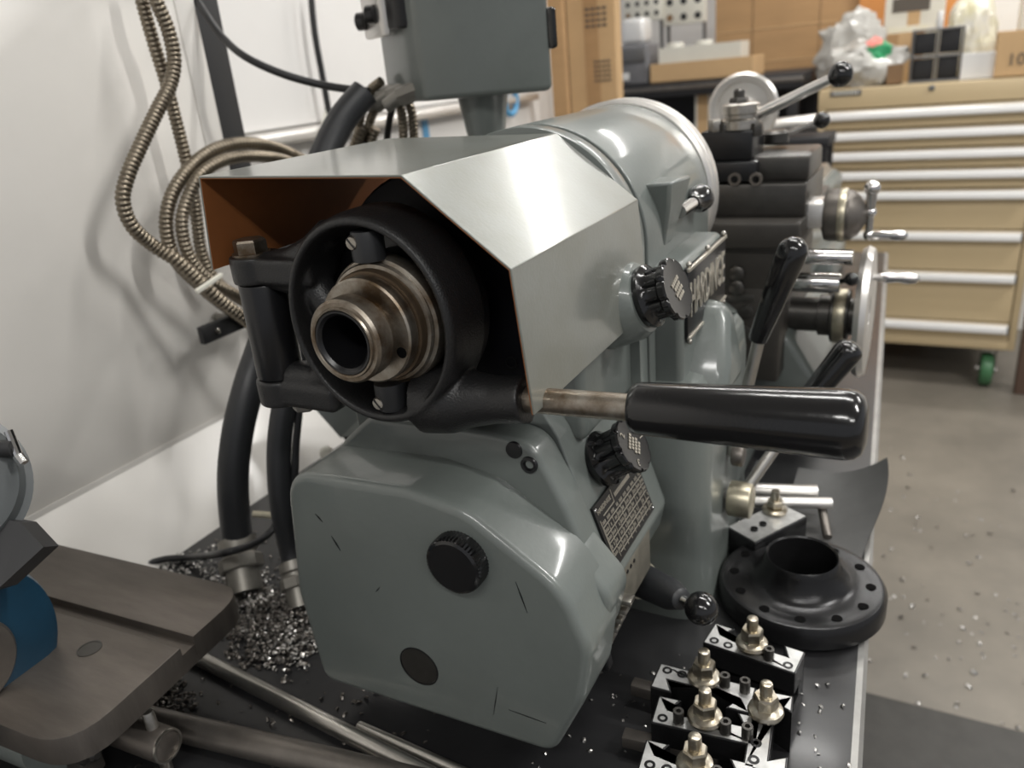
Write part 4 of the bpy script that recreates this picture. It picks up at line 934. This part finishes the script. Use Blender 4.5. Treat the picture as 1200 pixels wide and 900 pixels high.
# wire rack with black boxes
wr = E('wire_rack', P(1093, 90, z=ZT), 'small grey wire rack holding dark boxes on the tan cabinet', 'rack')
xr0, xr1 = P(1066, 90, y=CY + .05).x, P(1124, 88, y=CY + .05).x; xm = (xr0 + xr1) / 2
b = BM()
for xx in (xr0, xm, xr1):
    for yy in (CY + .05, CY + .15): cyl(b, (xx, yy, ZT), (xx, yy, ZT + .175), .004, seg=8)
for zz in (ZT + .005, ZT + .085, ZT + .172):
    for yy in (CY + .05, CY + .15): cyl(b, (xr0, yy, zz), (xr1, yy, zz), .004, seg=8)
    for xx in (xr0, xm, xr1): cyl(b, (xx, CY + .05, zz), (xx, CY + .15, zz), .004, seg=8)
O('wire_frame', b, 'wire', wr)
for k, (xx, zz, h_) in enumerate(((xr0, .012, .065), (xm, .012, .068), (xr0, .094, .07), (xm, .094, .075))):
    b = BM(); ww = xm - xr0 - .014; bx(b, xx + .007, xx + .007 + ww, CY + .06, CY + .145, ZT + zz, ZT + zz + h_, .002)
    O('storage_box', b, 'blackin', None, category='box', group='dark boxes in the wire rack', label=['dark box low in the wire rack beside the printed bag', 'dark box low in the wire rack beside the yellow bag', 'dark box high in the wire rack beside the printed bag', 'dark box high in the wire rack beside the yellow bag'][k])
b = BM(); cyl(b, (xm, CY + .10, ZT + .17), (xm, CY + .10, ZT + .23), .012, .009, 16, .002); O('metal_bottle', b, 'alub', None, label='slim bright metal bottle standing behind the wire rack bars', category='bottle')
# small boxes
def obox(name, x0, x1, y0, y1, z0, h_, m_, lab, cat='box', openb=True, wall=.004, flap=False, group=None):
    o = E(name, ((x0 + x1) / 2, (y0 + y1) / 2, z0), lab, cat, group)
    if openb:
        b = BM(); bx(b, x0, x1, y0, y1, z0, z0 + wall); O('bottom', b, m_, o, smooth=0)
        for a in ((x0, x1, y0, y0 + wall), (x0, x1, y1 - wall, y1), (x0, x0 + wall, y0 + wall, y1 - wall), (x1 - wall, x1, y0 + wall, y1 - wall)):
            b = BM(); bx(b, a[0], a[1], a[2], a[3], z0, z0 + h_, .0008); O('side', b, m_, o, smooth=0)
    else:
        b = BM(); bx(b, x0, x1, y0, y1, z0, z0 + h_, .002); O('carton', b, m_, o, smooth=20)
        b = BM(); bx(b, (x0 + x1) / 2 - .022, (x0 + x1) / 2 + .022, y0 - .0008, y1 + .0008, z0 + .001, z0 + h_ + .0008); O('tape', b, 'cardl' if m_ != 'cardl' else 'card', o, smooth=0)
    return o
sx0, sx1 = P(1126, 80, y=CY + .05).x, P(1165, 80, y=CY + .05).x
ob_ = obox('steel_tin', sx0, sx1, CY + .04, CY + .14, ZT, .085, 'alub', 'small pale tin box between the wire rack and the cardboard box', openb=True)
bx0 = P(1164, 90, y=CY + .02).x
o = obox('cardboard_box', bx0, bx0 + .26, CY + .015, CY + .20, ZT, .145, 'cardl', 'open light cardboard box with a handwritten number on the cabinet corner', openb=True, wall=.006)
q = P(1191, 70, y=CY + .013); text('marker_print', '10', .055, .0004, 'ink', o, Matrix.Translation(q) @ basis((0, 0, 0), (1, 0, 0), (0, 0, 1)))
o = obox('white_bin', bx0 + .07, bx0 + .29, CY + .23, CY + .42, ZT, .29, 'plast', 'white plastic bin standing behind the light cardboard box', openb=True, wall=.005)
b = BM(); bx(b, bx0 + .08, bx0 + .28, CY + .24, CY + .41, ZT + .20, ZT + .225, .002); O('contents', b, 'blackin', o)
x0, x1 = P(1036, 10, y=CY + .36).x, P(1100, 10, y=CY + .36).x
o = obox('shipping_carton', x0, x1 + .02, CY + .42, CY + .60, ZT, .37, 'plast', 'white printed carton standing behind the wire rack', openb=False)
q = P(1068, 5, y=CY + .42); b = BM(); box(b, (q.x, CY + .4185, q.z), (.13, .001, .05)); O('picture_print', b, 'ink', o, smooth=0)
b = BM(); box(b, (q.x + .01, CY + .4185, q.z - .09), (.17, .001, .03)); O('picture_print', b, 'bagy', o, smooth=0)
x0, x1 = P(1048, 50, y=CY + .22).x, P(1082, 50, y=CY + .22).x
obox('parts_carton', x0 - .03, x1, CY + .24, CY + .30, ZT, .17, 'card', 'small brown carton behind the printed plastic bag', openb=False)
obox('parts_carton', x0 - .005, x0 + .045, CY + .03, CY + .075, ZT, .07, 'cardd', 'tiny dark framed box beside the printed plastic bag', openb=True, wall=.006)

# ------------------------------------------------------------------ cardboard and bench behind
b = BM()
o = E('cardboard_sheet', (-.5, 3.72, 0), 'large brown cardboard panel leaning against the far wall', 'cardboard')
b = BM(); bx(b, -.72, -.10, 3.72, 3.735, 0, 2.1, .001); O('panel', b, 'card', o, smooth=0)
for xx in (-.55, -.26):
    b = BM(); bx(b, xx - .002, xx + .002, 3.7185, 3.721, 0, 2.1); O('crease', b, 'cardd', o, smooth=0)
for zz in (1.36, 1.22):
    b = BM(); bx(b, -.72, -.10, 3.7185, 3.721, zz, zz + .006); O('crease', b, 'cardl', o, smooth=0)
b = BM(); bx(b, -.10, .28, 3.69, 3.71, 0, 1.9, .001); O('cardboard_sheet', b, 'orange', None, smooth=0, label='orange brown cardboard panel behind the plastic bags', category='cardboard')
b = BM(); bx(b, .28, 2.2, 3.72, 3.74, 0, 2.1, .001); O('cardboard_sheet', b, 'wall', None, smooth=0, label='pale panel standing behind the cabinet', category='panel')
BY = 3.05; BZ = P(800, 96, y=BY).z
wbn = E('workbench', (-.8, BY + .3, 0), 'black topped workbench in front of the cardboard panel', 'workbench')
b = BM(); bx(b, -1.10, -.22, BY, BY + .6, BZ - .055, BZ, .004); O('bench_top', b, 'blackin', wbn)
b = BM(); bx(b, -1.10, -.22, BY - .004, BY + .004, BZ - .03, BZ - .012, .001); O('edge_strip', b, 'rodd', wbn)
for xx in (-1.07, -.26):
    for yy in (BY + .04, BY + .54):
        b = BM(); bx(b, xx - .02, xx + .02, yy - .02, yy + .02, 0, BZ - .05, .002); O('leg', b, 'blackin', wbn)
b = BM(); bx(b, -1.08, -.23, BY + .05, BY + .56, .45, .48, .003); O('shelf', b, 'blackin', wbn)
b = BM(); bx(b, -1.08, -.23, BY + .56, BY + .57, .02, BZ - .06); O('back_panel', b, 'blackin', wbn, smooth=0)
q = P(822, 120, y=BY + .05); obox('white_carton', q.x - .03, q.x + .035, BY + .06, BY + .13, .48, q.z + .05 - .48, 'plast', 'white carton standing on the shelf under the workbench', openb=False)
# goods on the bench
x0, x1 = P(762, 80, y=BY + .03).x, P(882, 70, y=BY + .03).x
o = obox('cardboard_tray', x0, x1, BY + .03, BY + .26, BZ, .075, 'cardl', 'shallow open cardboard tray on the black workbench', wall=.006)
o = obox('clear_box', x0 + .03, x1 - .05, BY + .05, BY + .20, BZ + .008, .125, 'plast', 'clear pale plastic box sitting in the cardboard tray', wall=.004)
for k in range(2):
    b = BM(); cyl(b, (x0 + .08 + k * .12, BY + .12, BZ + .014), (x0 + .08 + k * .12, BY + .12, BZ + .15), .035, seg=24, bev=.003); O('plastic_jar', b, 'plast', None, label=['white lidded jar in the clear box by the grey machine case', 'white lidded jar in the clear box by the cardboard panel'][k], category='jar', group='jars in the clear box')
x0, x1 = P(722, 70, y=BY + .05).x, P(760, 70, y=BY + .05).x
gm = E('machine_case', ((x0 + x1) / 2, BY + .1, BZ), 'grey plastic machine case on the workbench beside the cardboard tube', 'case')
b = BM(); bx(b, x0, x1, BY + .04, BY + .2, BZ, BZ + .16, .012, 3); O('case', b, 'binb', gm)
b = BM(); bx(b, x0 + .01, x1 - .01, BY + .032, BY + .045, BZ + .09, BZ + .14, .004); O('front_panel', b, 'wire', gm)
b = BM(); bx(b, x0 + .02, x0 + .06, BY + .03, BY + .045, BZ + .02, BZ + .05, .003); O('latch', b, 'alub', gm)
b = BM(); bx(b, x0 + .02, x1 - .02, BY + .06, BY + .18, BZ + .16, BZ + .26, .02, 3); O('lid', b, 'alub', gm)
def rack(px0, px1, py, yy, nx, nz, lab):
    x0, x1 = P(px0, py, y=yy).x, P(px1, py, y=yy).x; z0 = P(px0, py, y=yy).z; h_ = .20; o = E('collet_rack', ((x0 + x1) / 2, yy, BZ), lab, 'rack', 'perforated racks on the workbench')
    b = BM(); bx(b, x0, x1, yy, yy + .035, z0, z0 + h_, .003); O('rack_face', b, 'plast', o)
    for s in (0, 1):
        b = BM(); xx = x0 + .012 + s * (x1 - x0 - .024); bx(b, xx - .006, xx + .006, yy + .035, yy + .05, BZ, z0 + .1); O('stand_leg', b, 'wire', o)
    st_ = (x1 - x0) / nx
    for i in range(nx):
        for k in range(nz):
            b = BM(); cyl(b, (x0 + st_ * (i + .5), yy - .001, z0 + .03 + st_ * k), (x0 + st_ * (i + .5), yy + .002, z0 + .03 + st_ * k), st_ * .24, seg=12); O('rack_hole', b, 'dull' if (i + k) % 5 else 'cardd', o)
rack(731, 775, 28, BY + .30, 4, 3, 'cream perforated rack with four holes across behind the grey case')
rack(777, 826, 31, BY + .32, 3, 2, 'cream perforated rack with three wide holes across behind the clear box')
# tall cardboard tubes beside the wall
def tallbox(pxl, pxr, yy, h_, m_, lab, prints, z0=0, dpt=.05):
    x0, x1 = P(pxl, 60, y=yy).x, P(pxr, 60, y=yy).x
    o = obox('tall_carton', x0, x1, yy, yy + dpt, z0, h_, m_, lab, openb=False)
    for (px, py, w_, hh, n) in prints:
        q = P(px, py, y=yy - .001); b = BM()
        for i in range(n):
            for j in range(4): box(b, q + V((-w_ / 2 + (j + .5) * w_ / 4, -.0008, -hh / 2 + (i + .5) * hh / n)), (w_ / 4 * .7, .001, hh / n * .45))
        O('stamp', b, 'ink', o, smooth=0)
tallbox(666, 722, 2.02, 2.2, 'cardl', 'tall upright cardboard carton with grey stamps beside the wall', [(698, 20, .07, .06, 4), (706, 83, .055, .065, 5)])
tallbox(646, 660, 1.89, 2.2, 'cardl', 'narrow tall carton between the wall and the stamped carton', [], 0, .02)
b = BM(); bx(b, -.798, -.772, 2.12, 2.28, 0, 2.2); O('wall_panel', b, 'cardd', None, smooth=0, label='dark brown panel behind the tall cartons', category='panel')
b = BM(); q = P(905, 145, y=2.2); cyl(b, P(885, 150, y=2.4), P(960, 142, y=2.4), .022, seg=20, bev=.004); dk = O('metal_tube', b, 'alu', None, label='grey metal tube lying behind the tool post', category='tube')
b = BM(); cyl(b, P(880, 151, y=2.4), P(900, 148.5, y=2.4), .0235, seg=20); O('tube_cap', b, 'pink', dk, label='red end cap')
q = P(925, 160, y=2.4)
b = BM(); bx(b, P(860, 150, y=2.4).x, P(975, 150, y=2.4).x, 2.34, 2.52, q.z - .03, q.z, .003); sg = O('side_table', b, 'blackin', None, label='small dark table carrying the grey tube', category='table')
for xx in (P(866, 150, y=2.4).x, P(968, 150, y=2.4).x):
    for yy in (2.36, 2.50):
        b = BM(); bx(b, xx - .012, xx + .012, yy - .012, yy + .012, 0, q.z - .028); O('leg', b, 'blackin', sg)
